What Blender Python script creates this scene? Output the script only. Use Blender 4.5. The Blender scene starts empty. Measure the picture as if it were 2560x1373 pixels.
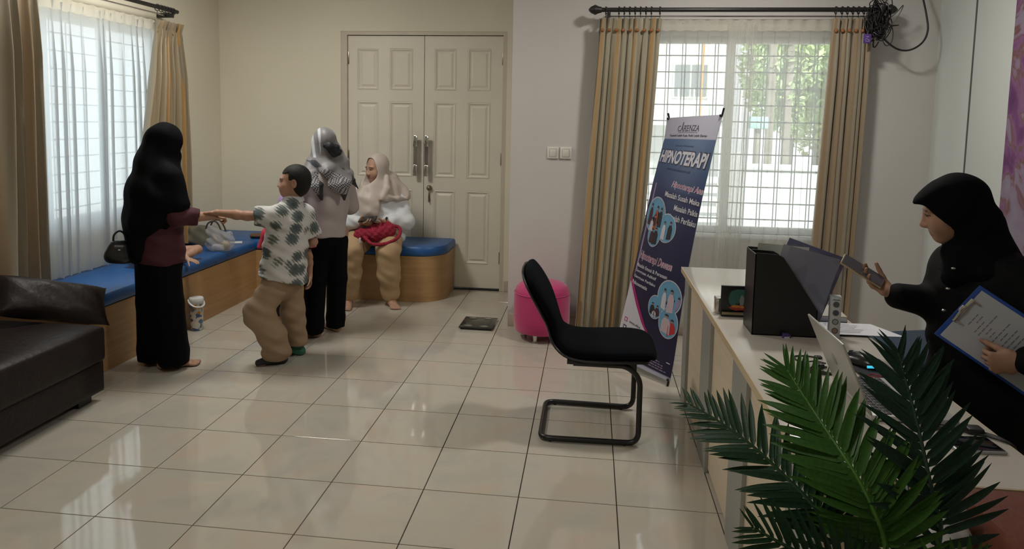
import bpy, bmesh, math, random
import numpy as np
import openvdb
from mathutils import Vector, Matrix, Euler
random.seed(7); rng = np.random.default_rng(7)
SC = bpy.context.scene
COL = SC.collection
PI = math.pi
R = math.radians

# ------------------------------------------------------------------ camera
cam_d = bpy.data.cameras.new('camera'); cam = bpy.data.objects.new('camera', cam_d); COL.objects.link(cam)
F_PX = 1818.6
cam_d.sensor_fit = 'HORIZONTAL'; cam_d.sensor_width = 36.0
cam_d.lens = 36.0 * F_PX / 2560.0
cam_d.shift_x = (1280 - 1250.96) / 2560.0
cam_d.shift_y = (478.5 - 686.5) / 2560.0
cam_d.clip_start = 0.05; cam_d.clip_end = 200
yaw, pitch, roll = R(7.0266), R(-5.5521), R(1.0292)
fw = Vector((-math.sin(yaw) * math.cos(pitch), math.cos(yaw) * math.cos(pitch), math.sin(pitch)))
r0 = Vector((math.cos(yaw), math.sin(yaw), 0)); u0 = r0.cross(fw)
rr = math.cos(roll) * r0 + math.sin(roll) * u0
uu = -math.sin(roll) * r0 + math.cos(roll) * u0
m = Matrix((rr, uu, -fw)).transposed().to_4x4()
m.translation = Vector((0.2540, -4.0564, 1.5456))
cam.matrix_world = m
SC.camera = cam

# ------------------------------------------------------------------ world, lights, exposure
SC.view_settings.view_transform = 'Standard'; SC.view_settings.look = 'None'
SC.view_settings.exposure = 0.0; SC.view_settings.gamma = 1.0; SC.view_settings.use_curve_mapping = False
SC.cycles.use_denoising = True
SC.cycles.transparent_max_bounces = 24
SC.cycles.max_bounces = 10; SC.cycles.diffuse_bounces = 4; SC.cycles.glossy_bounces = 4
SC.cycles.sample_clamp_indirect = 6.0
SC.cycles.caustics_reflective = False; SC.cycles.caustics_refractive = False
world = bpy.data.worlds.new('sky'); SC.world = world; world.use_nodes = True
wn = world.node_tree; wbg = wn.nodes['Background']
WORLD_STRENGTH = 2.3
wtc = wn.nodes.new('ShaderNodeTexCoord'); wsep = wn.nodes.new('ShaderNodeSeparateXYZ'); wr = wn.nodes.new('ShaderNodeValToRGB')
wn.links.new(wtc.outputs['Generated'], wsep.inputs[0]); wn.links.new(wsep.outputs['Z'], wr.inputs[0]); wn.links.new(wr.outputs[0], wbg.inputs[0])
wr.color_ramp.elements[0].position = 0.0; wr.color_ramp.elements[0].color = (0.93, 0.97, 1.0, 1)
wr.color_ramp.elements[1].position = 0.7; wr.color_ramp.elements[1].color = (0.80, 0.90, 1.0, 1)
wbg.inputs[1].default_value = WORLD_STRENGTH

def light(name, kind, loc, energy, color=(1, 1, 1), size=0.3, size_y=None, target=None, portal=False):
    d = bpy.data.lights.new(name, kind); o = bpy.data.objects.new(name, d); COL.objects.link(o)
    o.location = loc; d.energy = energy; d.color = color
    if kind == 'AREA':
        d.size = size
        if size_y: d.shape = 'RECTANGLE'; d.size_y = size_y
        if portal: d.cycles.is_portal = True
    if target is not None:
        o.rotation_euler = (Vector(target) - Vector(loc)).to_track_quat('-Z', 'Y').to_euler()
    return o
SUN = light('sun', 'SUN', (6, -6, 12), 6.5, (1.0, 0.97, 0.9), target=(0, 5, 0)); SUN.data.angle = R(3)
LAMP_A = light('ceiling_or_fill_light', 'AREA', (1.15, -0.05, 2.9), 26, (1.0, 0.97, 0.91), 0.22, target=(1.15, -0.05, 0))
FILL_B = light('ceiling_or_fill_light', 'AREA', (-0.9, -2.9, 2.93), 17, (1.0, 0.97, 0.91), 0.5, target=(-0.9, -2.9, 0))  # added fill light behind the viewer, no known lamp there
FILL_C = light('ceiling_or_fill_light', 'AREA', (-2.05, 0.35, 2.93), 34, (1.0, 0.97, 0.90), 0.5, target=(-2.05, 0.35, 0))  # added fill light that brightens the bench corner and back walls
PORT_L = light('window_portal', 'AREA', (-3.3, 0.55, 1.49), 1, size=1.9, size_y=1.5, target=(0, 0.55, 1.49), portal=True)
PORT_R = light('window_portal', 'AREA', (1.22, 1.46, 1.46), 1, size=1.5, size_y=1.5, target=(1.22, 0, 1.46), portal=True)

# ------------------------------------------------------------------ materials
def srgb(r, g, b):
    f = lambda c: (c / 255 / 12.92) if c / 255 <= 0.04045 else ((c / 255 + 0.055) / 1.055) ** 2.4
    return (f(r), f(g), f(b))
MATS = {}
def mat(name, col=(0.5, 0.5, 0.5), rough=0.6, metal=0.0, spec=0.5, noise=0.0, nscale=8.0, bump=0.0, bscale=60.0, emit=None, coat=0.0, sheen=0.0, vcol=None, trans=0.0):
    if name in MATS: return MATS[name]
    mt = bpy.data.materials.new(name); mt.use_nodes = True; nt = mt.node_tree; b = nt.nodes['Principled BSDF']
    b.inputs['Base Color'].default_value = (*col, 1); b.inputs['Roughness'].default_value = rough
    b.inputs['Metallic'].default_value = metal; b.inputs['Specular IOR Level'].default_value = spec
    b.inputs['Coat Weight'].default_value = coat
    if coat: b.inputs['Coat Roughness'].default_value = 0.08
    if sheen: b.inputs['Sheen Weight'].default_value = sheen
    if emit: b.inputs['Emission Color'].default_value = (*emit[0], 1); b.inputs['Emission Strength'].default_value = emit[1]
    tc = nt.nodes.new('ShaderNodeTexCoord')
    if vcol:
        a = nt.nodes.new('ShaderNodeAttribute'); a.attribute_name = vcol; nt.links.new(a.outputs[0], b.inputs['Base Color'])
    if noise:
        n = nt.nodes.new('ShaderNodeTexNoise'); n.inputs['Scale'].default_value = nscale; n.inputs['Detail'].default_value = 4
        nt.links.new(tc.outputs['Object'], n.inputs['Vector'])
        mx = nt.nodes.new('ShaderNodeMix'); mx.data_type = 'RGBA'; mx.blend_type = 'MULTIPLY'; mx.inputs[0].default_value = 1.0
        rp = nt.nodes.new('ShaderNodeMapRange'); rp.inputs[1].default_value = 0.3; rp.inputs[2].default_value = 0.7
        rp.inputs[3].default_value = 1 - noise; rp.inputs[4].default_value = 1 + noise
        nt.links.new(n.outputs[0], rp.inputs[0]); nt.links.new(rp.outputs[0], mx.inputs[7])
        if vcol: nt.links.new(a.outputs[0], mx.inputs[6])
        else: mx.inputs[6].default_value = (*col, 1)
        nt.links.new(mx.outputs[2], b.inputs['Base Color'])
    if bump:
        n2 = nt.nodes.new('ShaderNodeTexNoise'); n2.inputs['Scale'].default_value = bscale; n2.inputs['Detail'].default_value = 3
        nt.links.new(tc.outputs['Object'], n2.inputs['Vector'])
        bp = nt.nodes.new('ShaderNodeBump'); bp.inputs['Strength'].default_value = bump; bp.inputs['Distance'].default_value = 0.01
        nt.links.new(n2.outputs[0], bp.inputs['Height']); nt.links.new(bp.outputs[0], b.inputs['Normal'])
    MATS[name] = mt
    return mt
def nodes_of(mt): return mt.node_tree, mt.node_tree.nodes['Principled BSDF']
def ramp(nt, stops, interp='LINEAR'):
    r = nt.nodes.new('ShaderNodeValToRGB'); r.color_ramp.interpolation = interp
    while len(r.color_ramp.elements) < len(stops): r.color_ramp.elements.new(0.5)
    for e, (p, c) in zip(r.color_ramp.elements, stops): e.position = p; e.color = (*c, 1)
    return r
def wood_mat(name, c1, c2, axis='x', scale=3.0, rough=0.45):
    if name in MATS: return MATS[name]
    mt = mat(name, c1, rough); nt, b = nodes_of(mt)
    tc = nt.nodes.new('ShaderNodeTexCoord'); mp = nt.nodes.new('ShaderNodeMapping')
    mp.inputs['Scale'].default_value = {'x': (0.6, 14, 14), 'y': (14, 0.6, 14), 'xy': (0.7, 0.7, 16)}[axis]
    n = nt.nodes.new('ShaderNodeTexNoise'); n.inputs['Scale'].default_value = scale; n.inputs['Detail'].default_value = 6; n.inputs['Distortion'].default_value = 0.6
    r = ramp(nt, [(0.3, c1), (0.7, c2)])
    nt.links.new(tc.outputs['Object'], mp.inputs[0]); nt.links.new(mp.outputs[0], n.inputs['Vector']); nt.links.new(n.outputs[0], r.inputs[0]); nt.links.new(r.outputs[0], b.inputs['Base Color'])
    return mt
def sheer_mat(name, col, transp, transl):
    mt = bpy.data.materials.new(name); mt.use_nodes = True; nt = mt.node_tree; nt.nodes.remove(nt.nodes['Principled BSDF'])
    out = nt.nodes['Material Output']
    t = nt.nodes.new('ShaderNodeBsdfTransparent'); l = nt.nodes.new('ShaderNodeBsdfTranslucent'); d = nt.nodes.new('ShaderNodeBsdfDiffuse')
    l.inputs[0].default_value = (*col, 1); d.inputs[0].default_value = (*col, 1)
    m1 = nt.nodes.new('ShaderNodeMixShader'); m1.inputs[0].default_value = transl
    m2 = nt.nodes.new('ShaderNodeMixShader'); m2.inputs[0].default_value = transp
    nt.links.new(d.outputs[0], m1.inputs[1]); nt.links.new(l.outputs[0], m1.inputs[2])
    nt.links.new(m1.outputs[0], m2.inputs[1]); nt.links.new(t.outputs[0], m2.inputs[2]); nt.links.new(m2.outputs[0], out.inputs[0])
    MATS[name] = mt; return mt
def glass_mat(name, tint=(0.95, 0.97, 0.97), gloss=0.06):
    mt = bpy.data.materials.new(name); mt.use_nodes = True; nt = mt.node_tree; nt.nodes.remove(nt.nodes['Principled BSDF'])
    t = nt.nodes.new('ShaderNodeBsdfTransparent'); t.inputs[0].default_value = (*tint, 1)
    g = nt.nodes.new('ShaderNodeBsdfGlossy'); g.inputs['Roughness'].default_value = 0.02
    m1 = nt.nodes.new('ShaderNodeMixShader'); m1.inputs[0].default_value = gloss
    nt.links.new(t.outputs[0], m1.inputs[1]); nt.links.new(g.outputs[0], m1.inputs[2]); nt.links.new(m1.outputs[0], nt.nodes['Material Output'].inputs[0])
    MATS[name] = mt; return mt

# ------------------------------------------------------------------ object helpers
def tag(o, label=None, cat=None, group=None, kind=None):
    if label: o['label'] = label
    if cat: o['category'] = cat
    if group: o['group'] = group
    if kind: o['kind'] = kind
    return o
def empty(name, loc=(0, 0, 0), rotz=0.0, label=None, cat=None, group=None, kind=None):
    o = bpy.data.objects.new(name, None); COL.objects.link(o); o.location = loc; o.rotation_euler = (0, 0, rotz); o.empty_display_size = 0.05
    return tag(o, label, cat, group, kind)
def link(name, me, material=None, parent=None, loc=None, rot=None):
    o = bpy.data.objects.new(name, me); COL.objects.link(o)
    if material is not None:
        for mm in (material if isinstance(material, (list, tuple)) else [material]): me.materials.append(mm)
    if parent is not None: o.parent = parent
    if loc is not None: o.location = loc
    if rot is not None: o.rotation_euler = rot
    return o
def np_mesh(name, verts, faces, smooth=True):
    verts = np.asarray(verts, np.float32); me = bpy.data.meshes.new(name)
    faces = np.asarray(faces, np.int32); nf, k = faces.shape
    me.vertices.add(len(verts)); me.vertices.foreach_set('co', verts.ravel())
    me.loops.add(nf * k); me.loops.foreach_set('vertex_index', faces.ravel())
    me.polygons.add(nf); me.polygons.foreach_set('loop_start', np.arange(0, nf * k, k, dtype=np.int32))
    me.polygons.foreach_set('loop_total', np.full(nf, k, np.int32))
    me.polygons.foreach_set('use_smooth', np.full(nf, smooth, bool))
    me.update(calc_edges=True); me.validate()
    return me
class MB:
    """collects simple solids into one mesh"""
    def __init__(s): s.bm = bmesh.new()
    def box(s, lo, hi, bevel=0.0, rot=None, piv=None):
        c = [(a + b) / 2 for a, b in zip(lo, hi)]; d = [abs(b - a) for a, b in zip(lo, hi)]
        r = bmesh.ops.create_cube(s.bm, size=1.0)
        bmesh.ops.scale(s.bm, vec=d, verts=r['verts'])
        if bevel:
            es = list({e for v in r['verts'] for e in v.link_edges})
            g = bmesh.ops.bevel(s.bm, geom=es, offset=bevel, segments=2, profile=0.5, affect='EDGES')
            vs = list({v for f in g['faces'] for v in f.verts} | {v for v in r['verts'] if v.is_valid})
        else: vs = r['verts']
        if rot is not None: bmesh.ops.rotate(s.bm, cent=(0, 0, 0), matrix=Euler(rot).to_matrix(), verts=vs)
        bmesh.ops.translate(s.bm, vec=c, verts=vs)
        return s
    def cyl(s, p0, p1, r0, r1=None, seg=16, caps=True):
        r1 = r0 if r1 is None else r1; p0, p1 = Vector(p0), Vector(p1); d = p1 - p0
        q = d.to_track_quat('Z', 'Y').to_matrix().to_4x4(); q.translation = (p0 + p1) / 2
        bmesh.ops.create_cone(s.bm, cap_ends=caps, segments=seg, radius1=r0, radius2=r1, depth=d.length, matrix=q); return s
    def ball(s, c, r, scale=(1, 1, 1), seg=16):
        mt = Matrix.Translation(c) @ Matrix.Diagonal((*scale, 1)); bmesh.ops.create_uvsphere(s.bm, u_segments=seg, v_segments=max(6, seg * 2 // 3), radius=r, matrix=mt); return s
    def lathe(s, prof, c=(0, 0, 0), seg=24):
        rings = []
        for r, z in prof:
            rings.append([s.bm.verts.new((c[0] + r * math.cos(2 * PI * i / seg), c[1] + r * math.sin(2 * PI * i / seg), c[2] + z)) for i in range(seg)])
        for a, b in zip(rings, rings[1:]):
            for i in range(seg): s.bm.faces.new((a[i], a[(i + 1) % seg], b[(i + 1) % seg], b[i]))
        if prof[0][0] > 1e-5: s.bm.faces.new(rings[0][::-1])
        if prof[-1][0] > 1e-5: s.bm.faces.new(rings[-1])
        return s
    def tube(s, pts, r, seg=8, closed=False):
        pts = [Vector(p) for p in pts]; n = len(pts); rings = []; up = Vector((0.13, 0.21, 0.97))
        rs = r if isinstance(r, (list, tuple)) else [r] * n
        for i, p in enumerate(pts):
            a = pts[(i - 1) % n] if (closed or i > 0) else p; b = pts[(i + 1) % n] if (closed or i < n - 1) else p
            t = (b - a).normalized(); x = up - t * up.dot(t)
            if x.length < 1e-3: x = Vector((1, 0, 0)) - t * t.x
            x.normalize(); y = t.cross(x); up = x
            rings.append([s.bm.verts.new(p + rs[i] * (math.cos(2 * PI * j / seg) * x + math.sin(2 * PI * j / seg) * y)) for j in range(seg)])
        for i in range(n if closed else n - 1):
            a, b = rings[i], rings[(i + 1) % n]
            for j in range(seg): s.bm.faces.new((a[j], a[(j + 1) % seg], b[(j + 1) % seg], b[j]))
        if not closed: s.bm.faces.new(rings[0][::-1]); s.bm.faces.new(rings[-1])
        return s
    def prism(s, outline, h0, h1, axis='z'):
        P = {'z': lambda a, b, h: (a, b, h), 'y': lambda a, b, h: (a, h, b), 'x': lambda a, b, h: (h, a, b)}[axis]
        A = [s.bm.verts.new(P(a, b, h0)) for a, b in outline]; B = [s.bm.verts.new(P(a, b, h1)) for a, b in outline]; n = len(A)
        s.bm.faces.new(A[::-1]); s.bm.faces.new(B)
        for i in range(n): s.bm.faces.new((A[i], A[(i + 1) % n], B[(i + 1) % n], B[i]))
        return s
    def loft(s, rings, caps=True):
        V = [[s.bm.verts.new(p) for p in r] for r in rings]; n = len(V[0])
        for a, b in zip(V, V[1:]):
            for i in range(n): s.bm.faces.new((a[i], a[(i + 1) % n], b[(i + 1) % n], b[i]))
        if caps: s.bm.faces.new(V[0][::-1]); s.bm.faces.new(V[-1])
        return s
    def quad(s, *p): s.bm.faces.new([s.bm.verts.new(q) for q in p]); return s
    def xform(s, M): bmesh.ops.transform(s.bm, matrix=M, verts=s.bm.verts[:]); return s
    def mesh(s, name, smooth=None):
        bmesh.ops.recalc_face_normals(s.bm, faces=s.bm.faces[:])
        me = bpy.data.meshes.new(name); s.bm.to_mesh(me); s.bm.free()
        if smooth is None or smooth is True:
            me.shade_smooth()
            if smooth is None: me.set_sharp_from_angle(angle=R(38))
        return me
    def obj(s, name, material=None, parent=None, loc=None, rot=None, smooth=None):
        return link(name, s.mesh(name, smooth), material, parent, loc, rot)
def fillet(pts, rad, n=5):
    pts = [Vector(p) for p in pts]; out = [pts[0]]
    for a, b, c in zip(pts, pts[1:], pts[2:]):
        u = (a - b); v = (c - b); r = min(rad, u.length * .49, v.length * .49); p = b + u.normalized() * r; q = b + v.normalized() * r
        for i in range(n + 1):
            t = i / n; out.append((1 - t) ** 2 * p + 2 * t * (1 - t) * b + t * t * q)
    out.append(pts[-1]); return out
def spline(pts, n=8):
    pts = [Vector(p) for p in pts]; P = [pts[0]] + pts + [pts[-1]]; out = []
    for i in range(1, len(P) - 2):
        a, b, c, d = P[i - 1:i + 3]
        for k in range(n):
            t = k / n; out.append(0.5 * ((2 * b) + (c - a) * t + (2 * a - 5 * b + 4 * c - d) * t * t + (3 * b - a - 3 * c + d) * t ** 3))
    out.append(pts[-1]); return out
def copy_tree(o, parent=None):
    c = o.copy(); COL.objects.link(c)
    if parent is not None: c.parent = parent
    for ch in list(o.children): copy_tree(ch, c)
    return c
def plane_grid(nu, nv, fn):
    V = [fn(i / nu, j / nv) for j in range(nv + 1) for i in range(nu + 1)]
    Fc = [(j * (nu + 1) + i, j * (nu + 1) + i + 1, (j + 1) * (nu + 1) + i + 1, (j + 1) * (nu + 1) + i) for j in range(nv) for i in range(nu)]
    return V, Fc
TXT = {}
def text_geo(body, size=1.0, bold=0.0, shear=0.0, spacing=1.0):
    """outline lettering as flat polygons: verts (x,y), triangles"""
    cu = bpy.data.curves.new('lettering', 'FONT'); cu.body = body; cu.size = 1.0; cu.offset = bold; cu.shear = shear; cu.space_character = spacing; cu.resolution_u = 3
    o = bpy.data.objects.new('lettering', cu); COL.objects.link(o)
    dg = bpy.context.evaluated_depsgraph_get(); me = bpy.data.meshes.new_from_object(o.evaluated_get(dg))
    V = np.array([v.co[:2] for v in me.vertices]); me.calc_loop_triangles(); T = [tuple(t.vertices) for t in me.loop_triangles]
    bpy.data.objects.remove(o); bpy.data.curves.remove(cu); bpy.data.meshes.remove(me)
    V = V - V.min(0); return V, T, V.max(0)
def lettering(body, place, width, height, material, parent, name='lettering', bold=0.0, shear=0.0, spacing=1.0):
    """place(u, v) -> 3D point with u in [0,width], v in [0,height] of the text's box"""
    V, T, mx = text_geo(body, 1.0, bold, shear, spacing)
    P = [place(x / mx[0] * width, y / mx[1] * height) for x, y in V]
    return link(name, np_mesh(name, P, T, False), material, parent)
# ------------------------------------------------------------------ smooth body and cloth modelling on a distance field
class SDF:
    def __init__(s, lo, hi, h):
        s.lo = np.array(lo, np.float32); s.h = h
        s.n = (np.ceil((np.array(hi) - s.lo) / h)).astype(int) + 1
        s.F = np.full(s.n, 0.09, np.float32)
    def blk(s, lo, hi, mg):
        i0 = np.clip(np.floor((np.array(lo) - mg - s.lo) / s.h).astype(int), 0, s.n); i1 = np.clip(np.ceil((np.array(hi) + mg - s.lo) / s.h).astype(int) + 1, 0, s.n)
        sl = tuple(slice(a, b) for a, b in zip(i0, i1))
        x, y, z = (np.arange(a, b, dtype=np.float32) * s.h + l for a, b, l in zip(i0, i1, s.lo))
        return sl, x[:, None, None], y[None, :, None], z[None, None, :]
    def put(s, fn, lo, hi, k=0.02):
        sl, x, y, z = s.blk(lo, hi, k * 0.7 + 2.5 * s.h)
        a = s.F[sl]
        if a.size == 0: return s
        d = fn(x, y, z)
        if k > 0:
            hh = np.maximum(k - np.abs(a - d), 0) / k; s.F[sl] = np.minimum(a, d) - hh * hh * (k * .25)
        else: s.F[sl] = np.minimum(a, d)
        return s
    def cut(s, fn, lo=None, hi=None, k=0.006):
        lo = s.lo if lo is None else lo; hi = s.lo + (s.n - 1) * s.h if hi is None else hi
        sl, x, y, z = s.blk(lo, hi, 0); a = s.F[sl]
        if a.size == 0: return s
        d = -fn(x, y, z); hh = np.maximum(k - np.abs(a - d), 0) / k
        s.F[sl] = np.maximum(a, d) + hh * hh * (k * .25); return s
    def warp(s, fn):
        sl, x, y, z = s.blk(s.lo, s.lo + (s.n - 1) * s.h, 0); s.F += fn(x, y, z).astype(np.float32); return s
    def cone(s, a, b, ra, rb, k=0.02, side=None):
        a = np.array(a, np.float32); b = np.array(b, np.float32); ra = (ra, ra) if np.isscalar(ra) else ra; rb = (rb, rb) if np.isscalar(rb) else rb
        d = b - a; L = float(np.linalg.norm(d)) + 1e-6; w = d / L
        sv = np.array(side if side is not None else ((1, 0, 0) if abs(w[0]) < .8 else (0, 1, 0)), np.float32)
        sv = sv - w * (sv @ w); sv /= np.linalg.norm(sv) + 1e-9; fv = np.cross(w, sv)
        mr = max(*ra, *rb)
        def fn(x, y, z):
            qx, qy, qz = x - a[0], y - a[1], z - a[2]
            pw = qx * w[0] + qy * w[1] + qz * w[2]; t = np.clip(pw / L, 0, 1)
            rx = ra[0] + (rb[0] - ra[0]) * t; ry = ra[1] + (rb[1] - ra[1]) * t; mn = np.minimum(rx, ry)
            us = (qx * sv[0] + qy * sv[1] + qz * sv[2]) / rx; uf = (qx * fv[0] + qy * fv[1] + qz * fv[2]) / ry; uw = (pw - t * L) / mn
            return (np.sqrt(us * us + uf * uf + uw * uw) - 1) * mn
        return s.put(fn, np.minimum(a, b) - mr, np.maximum(a, b) + mr, k)
    def chain(s, pts, rs, k=0.02, side=None):
        for a, b, p, q in zip(pts, pts[1:], rs, rs[1:]): s.cone(a, b, p, q, k, side)
        return s
    def ell(s, c, r, M=None, k=0.02, neg=False):
        c = np.array(c, np.float32); r = np.array(r if not np.isscalar(r) else (r, r, r), np.float32); M = np.eye(3) if M is None else np.array(M); mn = float(r.min())
        def fn(x, y, z):
            q = (x - c[0], y - c[1], z - c[2])
            e = [(q[0] * M[i, 0] + q[1] * M[i, 1] + q[2] * M[i, 2]) / r[i] for i in range(3)]
            n = np.sqrt(e[0] ** 2 + e[1] ** 2 + e[2] ** 2)
            n2 = np.sqrt((e[0] / r[0]) ** 2 + (e[1] / r[1]) ** 2 + (e[2] / r[2]) ** 2) + 1e-6
            return n * (n - 1) / n2
        R_ = float(r.max())
        if neg: return s.cut(fn, c - R_ - .01, c + R_ + .01, k)
        return s.put(fn, c - R_, c + R_, k)
    def mesh(s, name, smooth_it=0):
        g = openvdb.FloatGrid(background=0.09); g.copyFromArray(s.F)
        pts, tris, quads = (lambda r: r if len(r) == 3 else (r[0], None, r[1]))(g.convertToQuads(0.0))
        V = np.asarray(pts, np.float32) * s.h + s.lo; Q = np.asarray(quads, np.int64)
        # outward orientation by signed volume
        a, b, c, d = (V[Q[:, i]] for i in range(4))
        if (np.einsum('ij,ij->i', a, np.cross(b, c)).sum() + np.einsum('ij,ij->i', a, np.cross(c, d)).sum()) < 0: Q = Q[:, ::-1]
        for _ in range(smooth_it):
            acc = np.zeros_like(V); cnt = np.zeros(len(V), np.float32)
            for i in range(4):
                e0, e1 = Q[:, i], Q[:, (i + 1) % 4]; np.add.at(acc, e0, V[e1]); np.add.at(acc, e1, V[e0]); np.add.at(cnt, e0, 1); np.add.at(cnt, e1, 1)
            V = V * .5 + .5 * acc / np.maximum(cnt, 1)[:, None]
        return np_mesh(name, V, Q), V
def unit(v): v = np.array(v, float); return v / (np.linalg.norm(v) + 1e-12)
def head_frame(f, up=(0, 0, 1)):
    f = unit(f); r = unit(np.cross(f, up)); u = np.cross(r, f); return np.array([r, f, u])      # rows: right, forward, up
def sdf_head(V, c, M, s, ears=True, child=False):
    c = np.array(c, float); P = lambda x, y, z: c + s * (x * M[0] + y * M[1] + z * M[2])
    E = lambda p, r, k, neg=False: V.ell(P(*p), np.array(r) * s, M, k * s, neg)
    E((0, -.014, .034), (.073, .093, .084), .02)
    E((0, .028, -.03), (.060, .062, .080), .04)
    E((0, .050, -.076 if child else -.082), (.03, .032, .028 if child else .026), .03)
    for q in (-1, 1):
        E((q * .036, .056, -.036 if child else -.032), (.033 if child else .026, .034 if child else .03, .034 if child else .03), .03)
        E((q * .028, .078, .024), (.026, .012, .009), .018)
    for q in (-1, 1): E((q * .030, .098, .006), (.016, .014, .010), .012, True)
    for q in (-1, 1): E((q * .030, .0755, .005), (.0135, .0125, .0115), .003)
    V.cone(P(0, .086, .010), P(0, .098 if child else .104, -.026), .007 * s, (.0105 if child else .012) * s, .016 * s)
    for q in (-1, 1): E((q * .0115, .096, -.031), (.009, .011, .008), .01)
    V.cone(P(-.019, .083, -.056), P(.019, .083, -.056), (.007 * s, .0065 * s), (.007 * s, .0065 * s), .008 * s)
    V.cone(P(-.016, .082, -.0665), P(.016, .082, -.0665), .0075 * s, .0075 * s, .006 * s)
    if ears:
        for q in (-1, 1):
            E((q * .076, -.012, -.004), (.010, .020, .032), .008)
            E((q * .086, -.006, .0), (.008, .010, .018), .006, True)
def sdf_hand(V, w, f, n, t, curl=(0.3, 0.3, 0.3, 0.3), s=1.0, thumb=0.4, tm=.75, spread=0.05):
    """w wrist, f along the fingers, n out of the palm, t towards the thumb; curl per finger index..little (radians per joint)"""
    w = np.array(w, float); f = unit(f); n = unit(np.array(n) - f * (np.array(n) @ f)); t = np.cross(f, n) if np.cross(f, n) @ np.array(t) > 0 else np.cross(n, f)
    V.cone(w, w + f * .03 * s, (.026 * s, .017 * s), (.034 * s, .014 * s), .015 * s, side=t)
    V.cone(w + f * .03 * s, w + f * .078 * s, (.036 * s, .0145 * s), (.038 * s, .012 * s), .012 * s, side=t)
    Ls = (.068, .076, .070, .054)
    for i in range(4):
        b = w + f * (.080 - .004 * abs(i - 1)) * s + t * (.0285 - i * .019) * s
        d = unit(f + t * spread * (1.5 - i)); L = Ls[i] * s; a = 0.0
        for j, (fr, r) in enumerate(((.45, .0088), (.31, .0080), (.24, .0072))):
            a += curl[i] * (0.8 if j == 0 else 1.0); dd = d * math.cos(a) + n * math.sin(a)
            e = b + dd * L * fr; V.cone(b, e, r * s, (r - .0007) * s, .004 * s); b = e
    b = w + f * .022 * s + t * .022 * s + n * .004 * s; d = unit(f * .62 + t * tm + n * .25)
    V.cone(w + f * .012 * s + t * .01 * s, b + d * .012 * s, .015 * s, .013 * s, .012 * s); b = b + d * .008 * s
    for j, (L, r) in enumerate(((.036, .0115), (.030, .0098), (.024, .0085))):
        a = thumb * j; dd = unit(d * math.cos(a) + (n * .7 + f * .6) * math.sin(a)); e = b + dd * L * s; V.cone(b, e, r * s, (r - .001) * s, .005 * s); b = e
def sdf_foot(V, an, f, s=1.0, toes=True):
    an = np.array(an, float); f = unit((f[0], f[1], 0)); sd = np.array((f[1], -f[0], 0)); g = np.array((an[0], an[1], 0.0)); up = np.array((0, 0, 1.))
    P = lambda a, b, c: g + s * (f * a + sd * b) + up * c * s
    V.cone(an, P(-.012, 0, .04), .034 * s, .034 * s, .02 * s)
    V.cone(P(-.03, 0, .028), P(.06, 0, .034), (.030 * s, .028 * s), (.034 * s, .030 * s), .02 * s, side=sd)
    V.cone(P(.06, 0, .034), P(.135, 0, .018), (.034 * s, .030 * s), (.042 * s, .016 * s), .025 * s, side=sd)
    if toes:
        for i, (o, L, r) in enumerate(((-.030, .052, .0125), (-.010, .05, .0095), (.006, .045, .009), (.021, .038, .0085), (.034, .028, .008))):
            V.cone(P(.135, o, .015), P(.135 + L, o * 1.05, .0105), r * 1.05 * s, r * s, .006 * s)
    V.cut(lambda x, y, z: z - 0.0015 + 0 * x + 0 * y, (g[0] - .3, g[1] - .3, -.08), (g[0] + .3, g[1] + .3, .05), .004)
def paint(me, V, fn, name='tone'):
    a = me.color_attributes.new(name, 'FLOAT_COLOR', 'POINT'); c = np.ones((len(V), 4), np.float32); c[:, :3] = fn(V); a.data.foreach_set('color', c.ravel())
SKIN = (0.40, 0.225, 0.145)
def skin_paint(head_c, M, s, base=SKIN):
    head_c = np.array(head_c)
    def fn(V):
        C = np.tile(np.array(base, np.float32), (len(V), 1)); q = ((V - head_c) @ M.T) / s
        x, y, z = q.T
        lip = (y > .068) & (np.abs(x) < .023) & (z < -.051) & (z > -.073) & (y > .078); C[lip] = (0.33, 0.13, 0.11)
        brow = (y > .05) & (np.abs(np.abs(x) - .031) < .021) & (np.abs(z - .027 - .1 * (.03 - np.abs(x))) < .0038); C[brow] = (0.07, 0.045, 0.035)
        lash = (y > .05) & (np.abs(np.abs(x) - .030) < .0155) & (np.abs(z - .007) < .0034); C[lash] = (0.03, 0.02, 0.018)
        return C
    return fn
MSKIN = mat('skin', SKIN, 0.5, spec=0.35, vcol='tone', noise=0.06, nscale=30)
MEYE = mat('eye_white', (0.75, 0.72, 0.68), 0.15); MIRIS = mat('eye_iris', (0.02, 0.012, 0.008), 0.1)
def eyes(parent, c, M, s, shut=0.0):
    c = np.array(c)
    for q in (-1, 1):
        p = c + s * (q * .030 * M[0] + (.0768 - shut) * M[1] + (.003 - shut) * M[2])
        o = MB().ball((0, 0, 0), .0115 * s, seg=12); me = o.mesh('eye', True)
        ob = link('eye', me, [MEYE, MIRIS], parent); ob.location = p; ob.rotation_euler = Matrix([M[0], M[1], M[2]]).transposed().to_euler()
        for pl in me.polygons: pl.material_index = 1 if pl.center.y > .0085 * s else 0
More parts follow.
